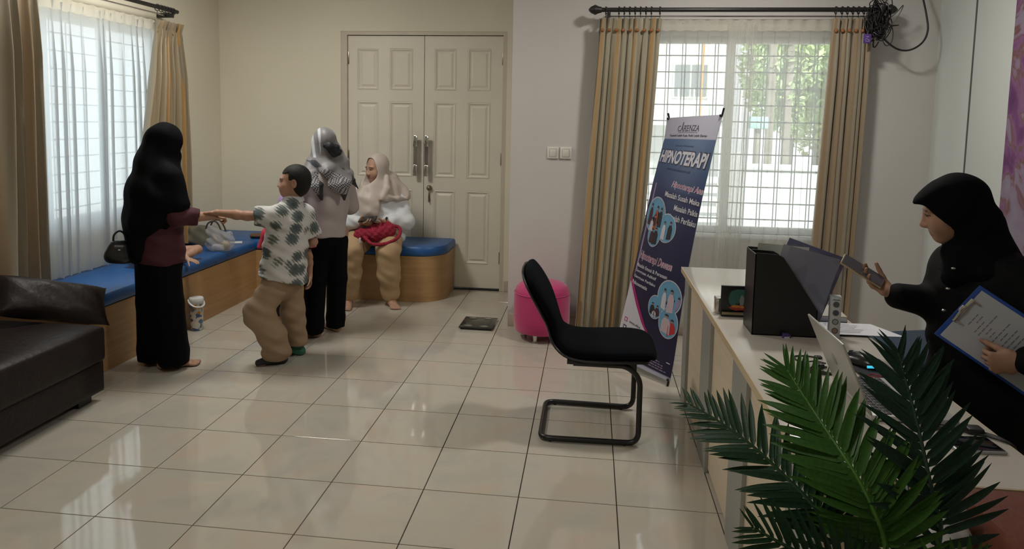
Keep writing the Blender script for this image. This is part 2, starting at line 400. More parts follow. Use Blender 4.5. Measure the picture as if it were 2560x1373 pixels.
def body(parent, J, h=0.0045, s=1.0, base=SKIN, ears=False, head_s=0.92, sx=1.0, child=False, shut=0.0):
    """one continuous body from joints J; returns the object"""
    pts = np.array([J[k] for k in J if k[:2] in ('he', 'ch', 'pe', 'el', 'wr', 'kn', 'an', 'sh')])
    V = SDF(pts.min(0) - .24, pts.max(0) + .24, h)
    hc = J['head']; M = head_frame(J['face'], J.get('head_up', (0, 0, 1)))
    sdf_head(V, hc, M, head_s, ears, child)
    ax = unit(np.array(J['shL']) - np.array(J['shR']))
    ch, pe = np.array(J['chest']), np.array(J['pelvis']); up = unit(ch - pe); mid = (ch * .45 + pe * .55)
    V.chain([pe, mid, ch, ch + up * .08 * s], [(.125 * s * sx, .095 * s * sx), (.105 * s * sx, .08 * s * sx), (.125 * s * sx, .09 * s * sx), (.095 * s, .06 * s)], .04 * s, side=ax)
    nk = ch + up * .10 * s; V.cone(nk, np.array(hc) - M[2] * .05 * head_s - M[1] * .012 * head_s, .052 * s, .048 * s, .03 * s)
    for q in 'LR':
        S, E, W = (np.array(J[a + q]) for a in ('sh', 'el', 'wr'))
        V.cone(ch + up * .06 * s, S, .05 * s, .046 * s, .04 * s)
        V.chain([S, E], [.044 * s, .036 * s], .025 * s); V.chain([E, E + (W - E) * .35, W], [.035 * s, .036 * s, .024 * s], .02 * s)
        if 'hand' + q in J: sdf_hand(V, W, *J['hand' + q])
        H, K, A = (np.array(J[a + q]) for a in ('hi', 'kn', 'an'))
        V.cone(pe, H, .09 * s, .085 * s, .05 * s); V.chain([H, K], [.082 * s, .055 * s], .03 * s); V.chain([K, K + (A - K) * .35, A], [.05 * s, .052 * s, .034 * s], .025 * s)
        if 'foot' + q in J: sdf_foot(V, A, *J['foot' + q])
    me, P = V.mesh('body'); paint(me, P, skin_paint(hc, M, head_s, base))
    o = link('body', me, MSKIN, parent); eyes(parent, hc, M, head_s, shut)
    return o, M
def garment(name, parent, material, lo, hi, h, build, folds=None, paintfn=None, smooth_it=1):
    V = SDF(lo, hi, h); build(V)
    if folds: V.warp(folds)
    me, P = V.mesh(name, smooth_it)
    if paintfn: paint(me, P, paintfn)
    return link(name, me, material, parent)
def face_hole(V, hc, M, s, w=.068, ht=.092, dz=-.020, depth=.12, fwd=.02):
    """opening of a headscarf: everything in front of the face is cut away"""
    hc = np.array(hc)
    def fn(x, y, z):
        q = [(x - hc[0]) * M[i, 0] + (y - hc[1]) * M[i, 1] + (z - hc[2]) * M[i, 2] for i in range(3)]
        e = (np.abs(q[0] / (w * s)) ** 2.3 + np.abs((q[2] / s - dz) / ht) ** 2.3) ** (1 / 2.3); d = (e - 1) * w * s
        return np.maximum(d, fwd * s - q[1] - .35 * np.maximum(q[2], 0))
    V.cut(fn, hc - .2, hc + .2, .010)
def sdf_hood(V, hc, M, s, t=.014, back=.0):
    hc = np.array(hc); P = lambda x, y, z: hc + s * (x * M[0] + y * M[1] + z * M[2])
    V.ell(P(0, -.012 - back, .034), np.array((.073 + t, .093 + t + back, .084 + t)) * s, M, .02)
    V.ell(P(0, .012, -.03), np.array((.062 + t, .078 + t * .3, .088 + t)) * s, M, .05)
    V.ell(P(0, .045, -.095), np.array((.04 + t, .04 + t, .03 + t)) * s, M, .05)
# ------------------------------------------------------------------ room shell
M_CREAM = mat('cream_wall_paint', (0.74, 0.69, 0.555), 0.75, noise=0.03, nscale=1.5, bump=0.05, bscale=150)
M_GREY = mat('pale_wall_paint', (0.60, 0.575, 0.55), 0.75, noise=0.03, nscale=1.5, bump=0.05, bscale=150)
M_WHITE = mat('white_wall_paint', (0.62, 0.65, 0.62), 0.7, noise=0.02, nscale=1.5)
M_CEIL = mat('ceiling_paint', (0.78, 0.76, 0.72), 0.8)
M_SKIRT = mat('skirting_tile', (0.52, 0.42, 0.35), 0.3, noise=0.06, nscale=5)
M_GROUT = mat('grout', (0.07, 0.058, 0.048), 0.9, noise=0.1, nscale=20)
XL, XR, YB, YW, YF, ZC = -3.18, 2.58, 2.39, 1.30, -5.0, 3.0

def tile_mat():
    mt = mat('glazed_floor_tile', (0.5, 0.44, 0.37), 0.05, spec=0.95); nt, b = nodes_of(mt)
    g = nt.nodes.new('ShaderNodeNewGeometry'); oi = nt.nodes.new('ShaderNodeObjectInfo')
    ad = nt.nodes.new('ShaderNodeVectorMath'); ad.operation = 'ADD'; sc = nt.nodes.new('ShaderNodeVectorMath'); sc.operation = 'SCALE'; sc.inputs['Scale'].default_value = 9.0
    cb = nt.nodes.new('ShaderNodeCombineXYZ'); nt.links.new(oi.outputs['Random'], cb.inputs[0]); nt.links.new(oi.outputs['Random'], cb.inputs[2]); nt.links.new(cb.outputs[0], sc.inputs[0])
    nt.links.new(g.outputs['Position'], ad.inputs[0]); nt.links.new(sc.outputs[0], ad.inputs[1])
    n = nt.nodes.new('ShaderNodeTexNoise'); n.inputs['Scale'].default_value = 3.2; n.inputs['Detail'].default_value = 5; n.inputs['Distortion'].default_value = 1.2
    nt.links.new(ad.outputs[0], n.inputs['Vector'])
    r = ramp(nt, [(0.3, (0.455, 0.435, 0.375)), (0.52, (0.505, 0.465, 0.392)), (0.72, (0.525, 0.445, 0.36))]); nt.links.new(n.outputs[0], r.inputs[0]); nt.links.new(r.outputs[0], b.inputs['Base Color'])
    n2 = nt.nodes.new('ShaderNodeTexNoise'); n2.inputs['Scale'].default_value = 5; nt.links.new(ad.outputs[0], n2.inputs['Vector'])
    bp = nt.nodes.new('ShaderNodeBump'); bp.inputs['Strength'].default_value = 0.03; bp.inputs['Distance'].default_value = 0.02
    nt.links.new(n2.outputs[0], bp.inputs['Height']); nt.links.new(bp.outputs[0], b.inputs['Normal'])
    mr = nt.nodes.new('ShaderNodeMapRange'); mr.inputs[3].default_value = 0.035; mr.inputs[4].default_value = 0.09; nt.links.new(n2.outputs[0], mr.inputs[0]); nt.links.new(mr.outputs[0], b.inputs['Roughness'])
    return mt
M_TILE = tile_mat()
floor = MB().box((XL - .12, YF - .1, -.12), (XR + .12, YB + .12, -.006)).obj('floor', M_GROUT); tag(floor, 'floor of glossy beige square tiles with dark grout lines', kind='structure')
G = 0.0023; tile_cache = {}
def floor_tile(x0, x1, y0, y1):
    k = (round(x1 - x0, 4), round(y1 - y0, 4))
    if k not in tile_cache:
        w, d = k[0] / 2 - G, k[1] / 2 - G
        tile_cache[k] = MB().box((-w, -d, -.01), (w, d, 0), 0.0006).mesh('tile', False); tile_cache[k].materials.append(M_TILE)
    o = bpy.data.objects.new('tile', tile_cache[k]); COL.objects.link(o); o.parent = floor; o.location = ((x0 + x1) / 2, (y0 + y1) / 2, 0)
def cuts(a, b): return [a] + [k * .4 for k in range(math.ceil(a / .4 + 1e-3), math.ceil(b / .4 - 1e-3))] + [b]
xs, ys = cuts(XL, XR), cuts(-4.3, YB)
for x0, x1 in zip(xs, xs[1:]):
    for y0, y1 in zip(ys, ys[1:]):
        if y0 > 1.3 - .05 and x0 > -.35 + .2: continue
        if y1 - y0 > .02 and x1 - x0 > .02: floor_tile(x0, x1, y0, y1)
def wall(name, boxes, material, label):
    b = MB()
    for lo, hi in boxes: b.box(lo, hi)
    return tag(b.obj(name, material), label, kind='structure')
WL = (-0.32, 1.42, 0.80, 2.19)      # left window opening: y0, y1, z0, z1
WR = (0.48, 1.97, 0.765, 2.165)     # right window opening: x0, x1, z0, z1
wall('wall_left', [((XL - .12, YF, 0), (XL, WL[0], ZC)), ((XL - .12, WL[1], 0), (XL, YB + .12, ZC)), ((XL - .12, WL[0], 0), (XL, WL[1], WL[2])), ((XL - .12, WL[0], WL[3]), (XL, WL[1], ZC))], M_CREAM, 'cream wall with the curtained window above the blue bench')
DX0, DX1, DZ = -2.02, -0.50, 2.325
wall('wall_back', [((XL, YB, 0), (DX0, YB + .12, ZC)), ((DX1, YB, 0), (-.30, YB + .12, ZC)), ((DX0, YB, DZ), (DX1, YB + .12, ZC))], M_CREAM, 'cream back wall around the white double door')
wall('wall_window', [((-.335, YW, 0), (WR[0], YW + .14, ZC)), ((WR[1], YW, 0), (XR + .12, YW + .14, ZC)), ((WR[0], YW, 0), (WR[1], YW + .14, WR[2])), ((WR[0], YW, WR[3]), (WR[1], YW + .14, ZC)), ((-.335, YW + .14, 0), (-.2, YB + .12, ZC))], M_GREY, 'pale grey wall with the gold curtained window and light switches')
wall('wall_right', [((XR, YF, 0), (XR + .12, YW + .14, ZC))], M_WHITE, 'white wall on the side of the desk')
wall('wall_front', [((XL - .12, YF - .1, 0), (XR + .12, YF, ZC))], M_CREAM, 'cream wall behind the viewer')
wall('ceiling', [((XL - .12, YF - .1, ZC), (XR + .12, YB + .12, ZC + .1))], M_CEIL, 'plain white ceiling')
# boarding on the right wall with a dark joint
pn = MB(); pn.box((XR - .022, -3.6, .10), (XR - .0005, .785, ZC - .001), .002); tag(pn.obj('trim_1', M_WHITE), 'white board lining on the right wall', kind='structure')
tag(MB().box((XR - .0245, .768, .10), (XR - .0215, .784, ZC - .001)).obj('trim_2', mat('joint_shadow_strip', (0.10, 0.095, 0.09), .6)), 'dark vertical joint strip beside the white board lining', kind='structure')
# skirting tiles
def skirting(name, axis, a, b, fixed, out, label):
    root = empty(name, kind='structure', label=label); n = max(1, round((b - a) / .4))
    for i in range(n):
        p, q = a + (b - a) * i / n + .001, a + (b - a) * (i + 1) / n - .001
        lo, hi = ((p, min(fixed, fixed + out), .001), (q, max(fixed, fixed + out), .098)) if axis == 'x' else ((min(fixed, fixed + out), p, .001), (max(fixed, fixed + out), q, .098))
        MB().box(lo, hi, .002).obj('tile', M_SKIRT, root)
skirting('baseboard_window', 'x', -.333, XR - .012, YW, -.01, 'beige tile skirting along the window wall')
skirting('baseboard_right', 'y', -3.6, YW - .012, XR, -.01, 'beige tile skirting along the right wall')
skirting('baseboard_back', 'x', DX1 + .005, -.337, YB, -.01, 'short tile skirting beside the door')

# ------------------------------------------------------------------ double door
M_DOOR = mat('cream_door_paint', (0.72, 0.67, 0.56), 0.45, noise=0.03, nscale=3); M_DFR = mat('door_frame_paint', (0.58, 0.51, 0.41), 0.5, noise=0.04, nscale=4)
M_CHROME = mat('chrome', (0.62, 0.62, 0.61), 0.16, 1.0); M_BRASS = mat('worn_brass', (0.30, 0.24, 0.17), 0.35, 0.9); M_DARKGAP = mat('dark_gap', (0.02, 0.017, 0.015), .8)
door = empty('door_1', (0, 0, 0), kind='structure', label='cream panelled double door with long chrome pull handles')
fy0, fy1 = YB + .005, YB + .10
f = MB(); f.box((DX0, fy0, 0), (DX0 + .058, fy1, DZ)); f.box((DX1 - .038, fy0, 0), (DX1, fy1, DZ)); f.box((DX0 + .058, fy0, DZ - .032), (DX1 - .038, fy1, DZ)); f.obj('door_frame', M_DFR, door)
MB().box((DX0, YB + .09, 0), (DX1, YB + .12, DZ)).obj('door_backing', M_DARKGAP, door)
LX = (-1.960, -1.2535, -1.2485, -.540); DZ0, DZ1, DY = 0.018, 2.288, YB + .028
def door_leaf(x0, x1):
    b = MB(); b.box((x0, DY + .012, DZ0), (x1, DY + .05, DZ1)); w = x1 - x0
    cx = [x0, x0 + w * .125, x0 + w * .405, x0 + w * .555, x0 + w * .855, x1]
    if x0 > -1.25: cx = [x0, x0 + w * .13, x0 + w * .41, x0 + w * .555, x0 + w * .85, x1]
    zr = [DZ0, .235, 1.02 - .115, 1.02, 1.70, 1.805, 2.175, DZ1]
    for a, c in ((0, 1), (2, 3), (4, 5)): b.box((cx[a], DY, DZ0), (cx[c], DY + .013, DZ1))
    for a, c in ((0, 1), (2, 3), (4, 5), (6, 7)):
        for p, q in ((1, 2), (3, 4)): b.box((cx[p], DY, zr[a]), (cx[q], DY + .013, zr[c]))
    leaf = b.obj('door_leaf', M_DOOR, door)
    for p, q in ((1, 2), (3, 4)):
        for a, c in ((1, 2), (3, 4), (5, 6)):
            X0, X1, Z0, Z1 = cx[p], cx[q], zr[a], zr[c]
            k = MB(); ring = lambda i, y: [(X0 + i, y, Z0 + i), (X1 - i, y, Z0 + i), (X1 - i, y, Z1 - i), (X0 + i, y, Z1 - i)]
            k.loft([ring(.001, DY + .014), ring(.001, DY + .002), ring(.010, DY - .002), ring(.018, DY + .006), ring(.028, DY + .011), ring(.048, DY + .002)]); k.obj('panel', M_DOOR, leaf, smooth=False)
    return leaf
ll = door_leaf(LX[0], LX[1]); lr = door_leaf(LX[2], LX[3])
for lf, hx in ((ll, -1.316), (lr, -1.213)):
    b = MB(); b.box((hx - .019, DY - .072, 1.035), (hx + .019, DY - .052, 1.135), .003); b.box((hx - .019, DY - .072, 1.30), (hx + .019, DY - .052, 1.40), .003); b.box((hx - .016, DY - .070, 1.13), (hx + .016, DY - .054, 1.305))
    for z in (1.10, 1.335): b.cyl((hx, DY - .055, z), (hx, DY, z), .008)
    b.obj('pull_handle', M_CHROME, lf)
b = MB(); b.cyl((-1.196, DY, .925), (-1.196, DY - .022, .925), .024); b.ball((-1.196, DY - .03, .925), .02, (1, .6, 1)); b.obj('door_knob', M_BRASS, lr)
b = MB(); b.box((-1.206, DY - .004, .80), (-1.188, DY + .001, .885), .002); b.cyl((-1.197, DY - .008, .865), (-1.197, DY, .865), .008); b.box((-1.200, DY - .03, .795), (-1.196, DY - .006, .855)); b.obj('lock_plate', M_BRASS, lr)
for lf, hx in ((ll, LX[0] - .004), (lr, LX[3] + .006)):
    for z in (2.09, 1.20, .30):
        b = MB(); b.box((hx - .014, DY - .006, z - .055), (hx + .014, DY + .004, z + .055), .002)
        for i in range(5): b.cyl((hx, DY - .008, z - .054 + i * .022), (hx, DY - .008, z - .036 + i * .022), .007, seg=10)
        b.obj('hinge', M_BRASS, lf)

# ------------------------------------------------------------------ windows
M_FRAME = mat('white_window_frame', (0.72, 0.72, 0.66), .4); M_BAR = mat('window_grille_iron', (0.16, 0.17, 0.16), .5); M_GLASS = glass_mat('window_glass')
def window(name, label, T, x0, x1, z0, z1, nm, dx, dz):
    """T maps (along, out, up) to the world; out grows away from the room"""
    root = empty(name, kind='structure', label=label)
    def bx(nm_, lo, hi, mt, bev=0.0):
        a, c = T(*lo), T(*hi); return MB().box([min(p, q) for p, q in zip(a, c)], [max(p, q) for p, q in zip(a, c)], bev).obj(nm_, mt, root)
    for lo, hi in (((x0, .05, z0), (x0 + .045, .10, z1)), ((x1 - .045, .05, z0), (x1, .10, z1)), ((x0, .05, z0), (x1, .10, z0 + .045)), ((x0, .05, z1 - .045), (x1, .10, z1))): bx('frame', lo, hi, M_FRAME, .003)
    for k in range(1, nm):
        xm = x0 + (x1 - x0) * k / nm; bx('mullion', (xm - .03, .052, z0), (xm + .03, .098, z1), M_FRAME, .003)
    bx('sill', (x0 - .03, -.02, z0 - .03), (x1 + .03, .05, z0), M_FRAME, .004)
    for k in range(nm):
        a, c = x0 + (x1 - x0) * k / nm + .03, x0 + (x1 - x0) * (k + 1) / nm - .03; bx('pane', (a, .074, z0 + .045), (c, .077, z1 - .045), M_GLASS)
    z = z0 + dz * .8
    while z < z1 - .03: bx('grille_bar', (x0, .112, z - .0045), (x1, .118, z + .0045), M_BAR); z += dz
    x = x0 + dx * .6
    while x < x1 - .03:
        for e in ((0,) if dx > .12 else (0, .022)): bx('grille_bar', (x + e - .003, .118, z0), (x + e + .003, .124, z1), M_BAR)
        x += dx
    return root
window('window_1', 'barred window behind the white sheers on the bench side', lambda a, o, z: (XL - o, a, z), *WL, 3, .155, .118)
window('window_2', 'barred window behind the sheers and the banner', lambda a, o, z: (a, YW + o, z), *WR, 2, .115, .118)

# ------------------------------------------------------------------ curtains
def gold_mat():
    mt = mat('gold_satin_drape', (0.42, 0.34, 0.20), .38, sheen=.3); nt, b = nodes_of(mt)
    a = nt.nodes.new('ShaderNodeAttribute'); a.attribute_name = 'tone'; n = nt.nodes.new('ShaderNodeTexNoise'); n.inputs['Scale'].default_value = 90
    mx = nt.nodes.new('ShaderNodeMix'); mx.data_type = 'RGBA'; mx.blend_type = 'MULTIPLY'; mx.inputs[0].default_value = .25
    nt.links.new(a.outputs[0], mx.inputs[6]); nt.links.new(n.outputs[0], mx.inputs[7]); nt.links.new(mx.outputs[2], b.inputs['Base Color'])
    b.inputs['Transmission Weight'].default_value = 0.0
    return mt
M_GOLD = gold_mat(); M_KNOT = mat('curtain_knot_fabric', (0.30, 0.12, 0.04), .5)
M_SHEER_L = sheer_mat('white_sheer_voile', (0.74, 0.77, 0.78), .14, .82)
M_SHEER_R = sheer_mat('cream_sheer_voile', (0.88, 0.87, 0.83), .50, .75)
M_SHEERHEM = sheer_mat('sheer_heading_band', (0.86, 0.82, 0.72), .25, .5)
def curtain(name, label, group, T, top, bot, z1, z0, folds, amp, material, seed, pinch=None, knots=True, nu_f=14, nv=26, phase_warp=.9, tone=None, bend=None, pleat=0.0):
    """hanging cloth; T(along, out, up); top/bot are (a0, a1) extents"""
    r = random.Random(seed); nu = int(folds * nu_f); ph = [r.uniform(-1, 1) for _ in range(8)]
    def fold(u): return u * folds + phase_warp * .25 * (math.sin(2 * PI * u * 2.3 + ph[0]) + .6 * math.sin(2 * PI * u * 5.1 + ph[1]))
    pw = pinch if pinch is not None else .55
    def fn(u, v):
        z = z1 + (z0 - z1) * v; e = v if bend is None else bend(v)
        a = top[0] + (bot[0] - top[0]) * e + (top[1] - top[0] + ((bot[1] - bot[0]) - (top[1] - top[0])) * e) * u
        zt = z1 - z
        A = amp * (.35 + .65 * min(1, max(0, (zt - .07) / .35))) if zt > .07 else amp * (.35 + .5 * (1 - zt / .07))
        q = fold(u) + .15 * math.sin(3 * v + ph[2] + 6 * u) * v
        s_ = math.sin(2 * PI * q); c = .33 * math.sin(4 * PI * q + ph[3])
        if pleat:
            fr = (u * folds + (.34 if amp > .0155 else .12) * math.sin(11 * u + ph[4])) % 1.0 - .5; g_ = math.exp(-(fr / .085) ** 2); sd_ = fr * math.exp(-(fr / .16) ** 2)
            return T(a - pleat * .9 * sd_ * (.4 + .6 * min(1, zt / .3)), A * 1.6 * g_ + .25 * A * s_ * min(1, zt), z)
        return T(a + amp * .35 * math.cos(2 * PI * q) * min(1, zt / .2), A * (math.copysign(abs(s_) ** .8, s_) + c), z)
    V, Fc = plane_grid(nu, nv, fn); me = np_mesh(name, V, Fc)
    if tone:
        cols = np.ones((len(V), 4), np.float32)
        for i in range(len(V)):
            u = (i % (nu + 1)) / nu; cols[i, :3] = tone((fold(u) * 1.0) % 1.0, u)
        me.color_attributes.new('tone', 'FLOAT_COLOR', 'POINT').data.foreach_set('color', cols.ravel())
    root = link(name, me, material); tag(root, label, 'curtain', group)
    if knots:
        for k in range(int(folds)):
            u = (k + .5) / folds; p = Vector(T(top[0] + (top[1] - top[0]) * u, -amp * .4, z1 - .085)); MB().ball((0, 0, 0), .014, (1, 1, .95), 10).obj('pleat_knot', M_KNOT, root, loc=p, smooth=True)
    return root
TW = lambda y: (lambda a, o, z: (a, y + o, z))
TL_ = lambda x: (lambda a, o, z: (x + o, a, z))
def gold_tone(q, u):
    g = (0.40, 0.36, 0.26); o = (0.48, 0.28, 0.10); t = 0.85 if .55 < q < .8 and math.sin(u * 23.0) > .15 else 0.06
    return [a * (1 - t) + b * t for a, b in zip(g, o)]
tan_tone = lambda q, u: (0.37, 0.29, 0.18) if math.sin(u * 31.0) < .2 else ((0.48, 0.28, 0.10) if math.sin(u * 17) > .75 else (0.30, 0.26, 0.19))
brown_tone = lambda q, u: (0.32, 0.27, 0.19) if math.sin(u * 23.0) < .4 else (0.35, 0.255, 0.155)
curtain('curtain', 'gold satin drape hanging between the light switches and the banner', None, TW(1.165), (.285, .715), (.17, .62), 2.272, .045, 9, .026, M_GOLD, 1, tone=gold_tone)
curtain('curtain', 'gold brown drape under the tangle of black cables', None, TW(1.165), (1.845, 2.10), (1.78, 2.07), 2.272, .06, 6, .026, M_GOLD, 2, tone=brown_tone)
cu_sh = curtain('sheer_curtain', 'thin cream sheer hanging behind the blue banner', None, TW(1.235), (.66, 1.27), (.68, 1.31), 2.25, .08, 7, .013, M_SHEER_R, 3, knots=False, nu_f=24, phase_warp=1.4, pleat=.10)
curtain('sheer_curtain', 'thin cream sheer over the garden view behind the desk', None, TW(1.24), (1.30, 1.86), (1.27, 1.86), 2.25, .08, 7, .012, M_SHEER_R, 4, knots=False, nu_f=24, phase_warp=.5, pleat=.10)
curtain('sheer_curtain', 'narrow bunched sheer gathered at the middle of the desk window', None, TW(1.205), (1.17, 1.37), (1.14, 1.30), 2.25, .08, 7, .02, M_SHEER_R, 14, knots=False, nu_f=12)
curtain('curtain', 'dark gold drape beside the leather sofa', None, TL_(-3.04), (-.85, -.02), (-.95, -.03), 2.30, .49, 9, .034, M_GOLD, 5, tone=brown_tone)
curtain('curtain', 'gold drape flaring out behind the woman in the long black headscarf', None, TL_(-3.04), (1.18, 1.50), (.94, 1.56), 2.262, .50, 7, .038, M_GOLD, 6, tone=tan_tone, bend=lambda v: min(1, v * 1.6))
curtain('sheer_curtain', 'long white sheer glowing with daylight above the blue bench', None, TL_(-3.10), (-.25, .62), (-.25, .60), 2.24, .49, 8, .020, M_SHEER_L, 7, knots=False, nu_f=24, phase_warp=1.2, pleat=.12)
curtain('sheer_curtain', 'white sheer next to the flaring gold drape', None, TL_(-3.10), (.60, 1.25), (.56, 1.30), 2.24, .49, 7, .018, M_SHEER_L, 8, knots=False, nu_f=24, phase_warp=1.2, pleat=.12)
def sheer_band(name, T, a0, a1, z1, n, parent_label):
    V, Fc = plane_grid(n * 10, 3, lambda u, v: T(a0 + (a1 - a0) * u, .010 * math.sin(2 * PI * u * n) * (1 - .6 * v), z1 - .075 * v + .006 * abs(math.sin(PI * u * n)))); return link(name, np_mesh(name, V, Fc), M_SHEERHEM)
tag(sheer_band('curtain_heading', TW(1.228), .66, 1.86, 2.265, 13, ''), 'scalloped heading band along the top of the cream sheers', 'curtain')
tag(sheer_band('curtain_heading', TL_(-3.085), -.05, 1.25, 2.26, 12, ''), 'scalloped heading band along the top of the white sheers', 'curtain')
M_ROD = mat('dark_curtain_rod', (0.045, 0.042, 0.042), .35, .6); M_RING = mat('black_ring', (0.02, 0.02, 0.02), .4)
def rod(label, T, a0, a1, z, rings, wall_out, finial0=True, finial1=True):
    root = empty('curtain_rod', label=label, cat='curtain rod')
    MB().cyl(T(a0, 0, z), T(a1, 0, z), .0155, seg=16).obj('pole', M_ROD, root)
    MB().cyl(T(a0 + .05, .065 * (1 if wall_out > 0 else -1), z - .035), T(a1 - .05, .065 * (1 if wall_out > 0 else -1), z - .035), .006, seg=8).obj('sheer_rail', M_CHROME, root)
    for on, a, sg in ((finial0, a0, -1), (finial1, a1, 1)):
        if on:
            b = MB(); b.cyl(T(a, 0, z), T(a + sg * .02, 0, z), .02, .024); b.cyl(T(a + sg * .02, 0, z), T(a + sg * .045, 0, z), .024, .036); b.cyl(T(a + sg * .045, 0, z), T(a + sg * .075, 0, z), .036, .022); b.cyl(T(a + sg * .075, 0, z), T(a + sg * .09, 0, z), .022, .006); b.obj('finial', M_ROD, root)
    for a in (a0 + .05, a1 - .05): b = MB(); b.box(*[[f_(p, q) for p, q in zip(T(a - .012, -.005, z - .05), T(a + .012, wall_out, z - .015))] for f_ in (min, max)]); b.cyl(T(a, 0, z - .03), T(a, 0, z), .008); b.obj('bracket', M_ROD, root)
    rm = None
    for a in rings:
        b = MB(); n = 14; b.tube([T(a + .004 * math.sin(i * 9), .022 * math.cos(2 * PI * i / n), z - .004 + .024 * math.sin(2 * PI * i / n)) for i in range(n)], .0035, 6, True); b.tube([T(a, 0, z - .026), T(a, 0, z - .055)], .0025, 6); b.obj('ring', M_RING, root)
    return root
rod('dark curtain rod with pointed finial over the desk window', TW(1.165), .30, 2.16, 2.328, [.33] + [.42 + .037 * i for i in range(7)] + [.70, 1.86, 1.90, 1.935, 1.97, 2.005, 2.04], YW - 1.165)
rod('dark curtain rod over the bench window', TL_(-3.04), -1.0, 1.47, 2.358, [1.2, 1.25, 1.29, 1.33, 1.37, 1.41], XL + 3.04, True, False)
# ------------------------------------------------------------------ outside the windows
M_GROUND = mat('pale_paving', (0.62, 0.60, 0.56), .8, noise=.08, nscale=1.0)
tag(MB().box((-16, -8, -.30), (20, 24, -.14)).obj('ground', M_GROUND), 'pale paved yard outside the windows', kind='structure')
M_FENCE = mat('white_yard_wall', (0.74, 0.76, 0.74), .8, noise=.05, nscale=1.5)
yw = MB(); yw.box((1.95, 4.9, -.14), (9, 5.05, 1.02)); yw.box((1.9, 4.86, 1.02), (9, 5.09, 1.08), .01); yw.box((1.85, 4.84, -.14), (2.05, 5.11, 1.22), .01)
tag(yw.obj('yard_wall', M_FENCE), 'low white yard wall seen through the cream sheer', 'wall')
tag(MB().box((-16, -4, -.14), (-9.0, 12, 1.7)).obj('neighbour_wall', mat('neighbour_white_render', (0.80, 0.82, 0.84), .85)), 'bright white neighbouring wall outside the bench window', 'wall')
# house across the yard
hs = empty('house', (0, 0, 0), label='white two storey house across the yard behind the banner', cat='house')
M_H = mat('house_white_render', (0.86, 0.86, 0.84), .8, noise=.03); M_HW = mat('dark_house_window', (0.22, 0.25, 0.26), .15)
MB().box((-3.0, 9.2, -.14), (2.5, 13, 4.6)).obj('house_wall', M_H, hs)
MB().prism([(9.0, 4.6), (13.2, 4.6), (11.1, 5.9)], -3.3, 2.8, 'x').obj('roof', mat('grey_roof', (0.35, 0.33, 0.32), .7), hs)
MB().box((-3.1, 8.6, 1.52), (2.6, 9.2, 1.64)).obj('balcony_slab', M_H, hs)
for x in (.6, 1.65):
    for z in (.75, 2.0):
        w = MB().box((x, 9.17, z), (x + .62, 9.22, z + .62)).obj('window', M_FRAME, hs); MB().box((x + .04, 9.15, z + .04), (x + .29, 9.18, z + .58)).obj('pane', M_HW, w); MB().box((x + .33, 9.15, z + .04), (x + .58, 9.18, z + .58)).obj('pane', M_HW, w)
for i in range(9): MB().cyl((.4 + i * .26, 8.66, 1.64), (.4 + i * .26, 8.66, 2.15), .015, seg=8).obj('railing_post', M_H, hs)
tag(MB().cyl((1.50, 4.9, -.14), (1.56, 4.9, 3.2), .012, seg=10).obj('orange_pole', mat('orange_paint', (0.75, 0.33, 0.08), .5)), 'thin orange pole standing in the yard', 'pole')
# gate beside the yard wall
gt = empty('gate', (0, 0, 0), label='white slatted gate beside the low yard wall', cat='gate')
for i in range(8): MB().box((.75, 4.95, .0 + i * .12), (1.83, 4.98, .075 + i * .12)).obj('slat', M_FENCE, gt)
for x in (.73, 1.82): MB().box((x - .02, 4.93, -.14), (x + .02, 5.0, 1.0)).obj('gate_post', M_FENCE, gt)
M_LEAF = [mat('garden_leaf_%s' % n_, c, .6, noise=.3, nscale=2) for n_, c in (('bright', (0.50, 0.64, 0.30)), ('mid', (0.36, 0.48, 0.24)), ('yellow', (0.62, 0.68, 0.36)))]
M_TRUNK = mat('grey_trunk', (0.30, 0.27, 0.22), .9, noise=.2, nscale=9)
def crown_mesh(c, rad, n, seed, size):
    r = np.random.default_rng(seed); P = r.normal(size=(n, 3)); P /= np.linalg.norm(P, axis=1)[:, None]; P *= (r.uniform(.25, 1, n) ** .5)[:, None]; P = P * np.array(rad) + np.array(c)
    A = r.normal(size=(n, 3)); A /= np.linalg.norm(A, axis=1)[:, None]; B = np.cross(A, r.normal(size=(n, 3))); B /= np.linalg.norm(B, axis=1)[:, None]; sz = r.uniform(.6, 1.4, n)[:, None] * size
    V = np.stack([P - A * sz, P + B * sz * .45, P + A * sz, P - B * sz * .45], 1).reshape(-1, 3); return np_mesh('crown', V, np.arange(n * 4).reshape(n, 4), False)
for i, (x, y, h, rad, mi, lab) in enumerate([(3.05, 7.0, 2.6, (.7, .6, 1.1), 0, 'bright green garden tree nearest the house'), (3.75, 7.9, 2.5, (.8, .7, 1.3), 2, 'yellow green garden tree behind the low yard wall'), (4.2, 6.4, 2.2, (.8, .6, 1.2), 1, 'dark leaved garden tree seen next to the brown drape'), (4.9, 10.6, 3.4, (1.6, 1.2, 1.8), 0, 'tall pale green tree at the back of the garden'), (6.3, 8.8, 2.8, (1.5, 1.2, 1.8), 2, 'broad yellow green tree at the far end of the garden')]):
    t = empty('tree', (x, y, -.14), label=lab, cat='tree'); b = MB(); b.tube([(0, 0, 0), (.05, .02, h * .5), (0, 0, h)], [.09, .075, .04], 8); b.tube([(.03, .01, h * .55), (.35, .1, h * .95)], [.04, .02], 6); b.obj('trunk', M_TRUNK, t)
    link('crown', crown_mesh((0, 0, h), rad, 4500, i, .055), M_LEAF[mi], t)
for x in (2.72, 2.95): tag(MB().box((x - .045, 6.5, -.14), (x + .045, 6.6, 3.4)).obj('garden_post', M_TRUNK), 'pale square garden post, %s' % ('nearer the house' if x < 2.8 else 'further from the house'), 'post')
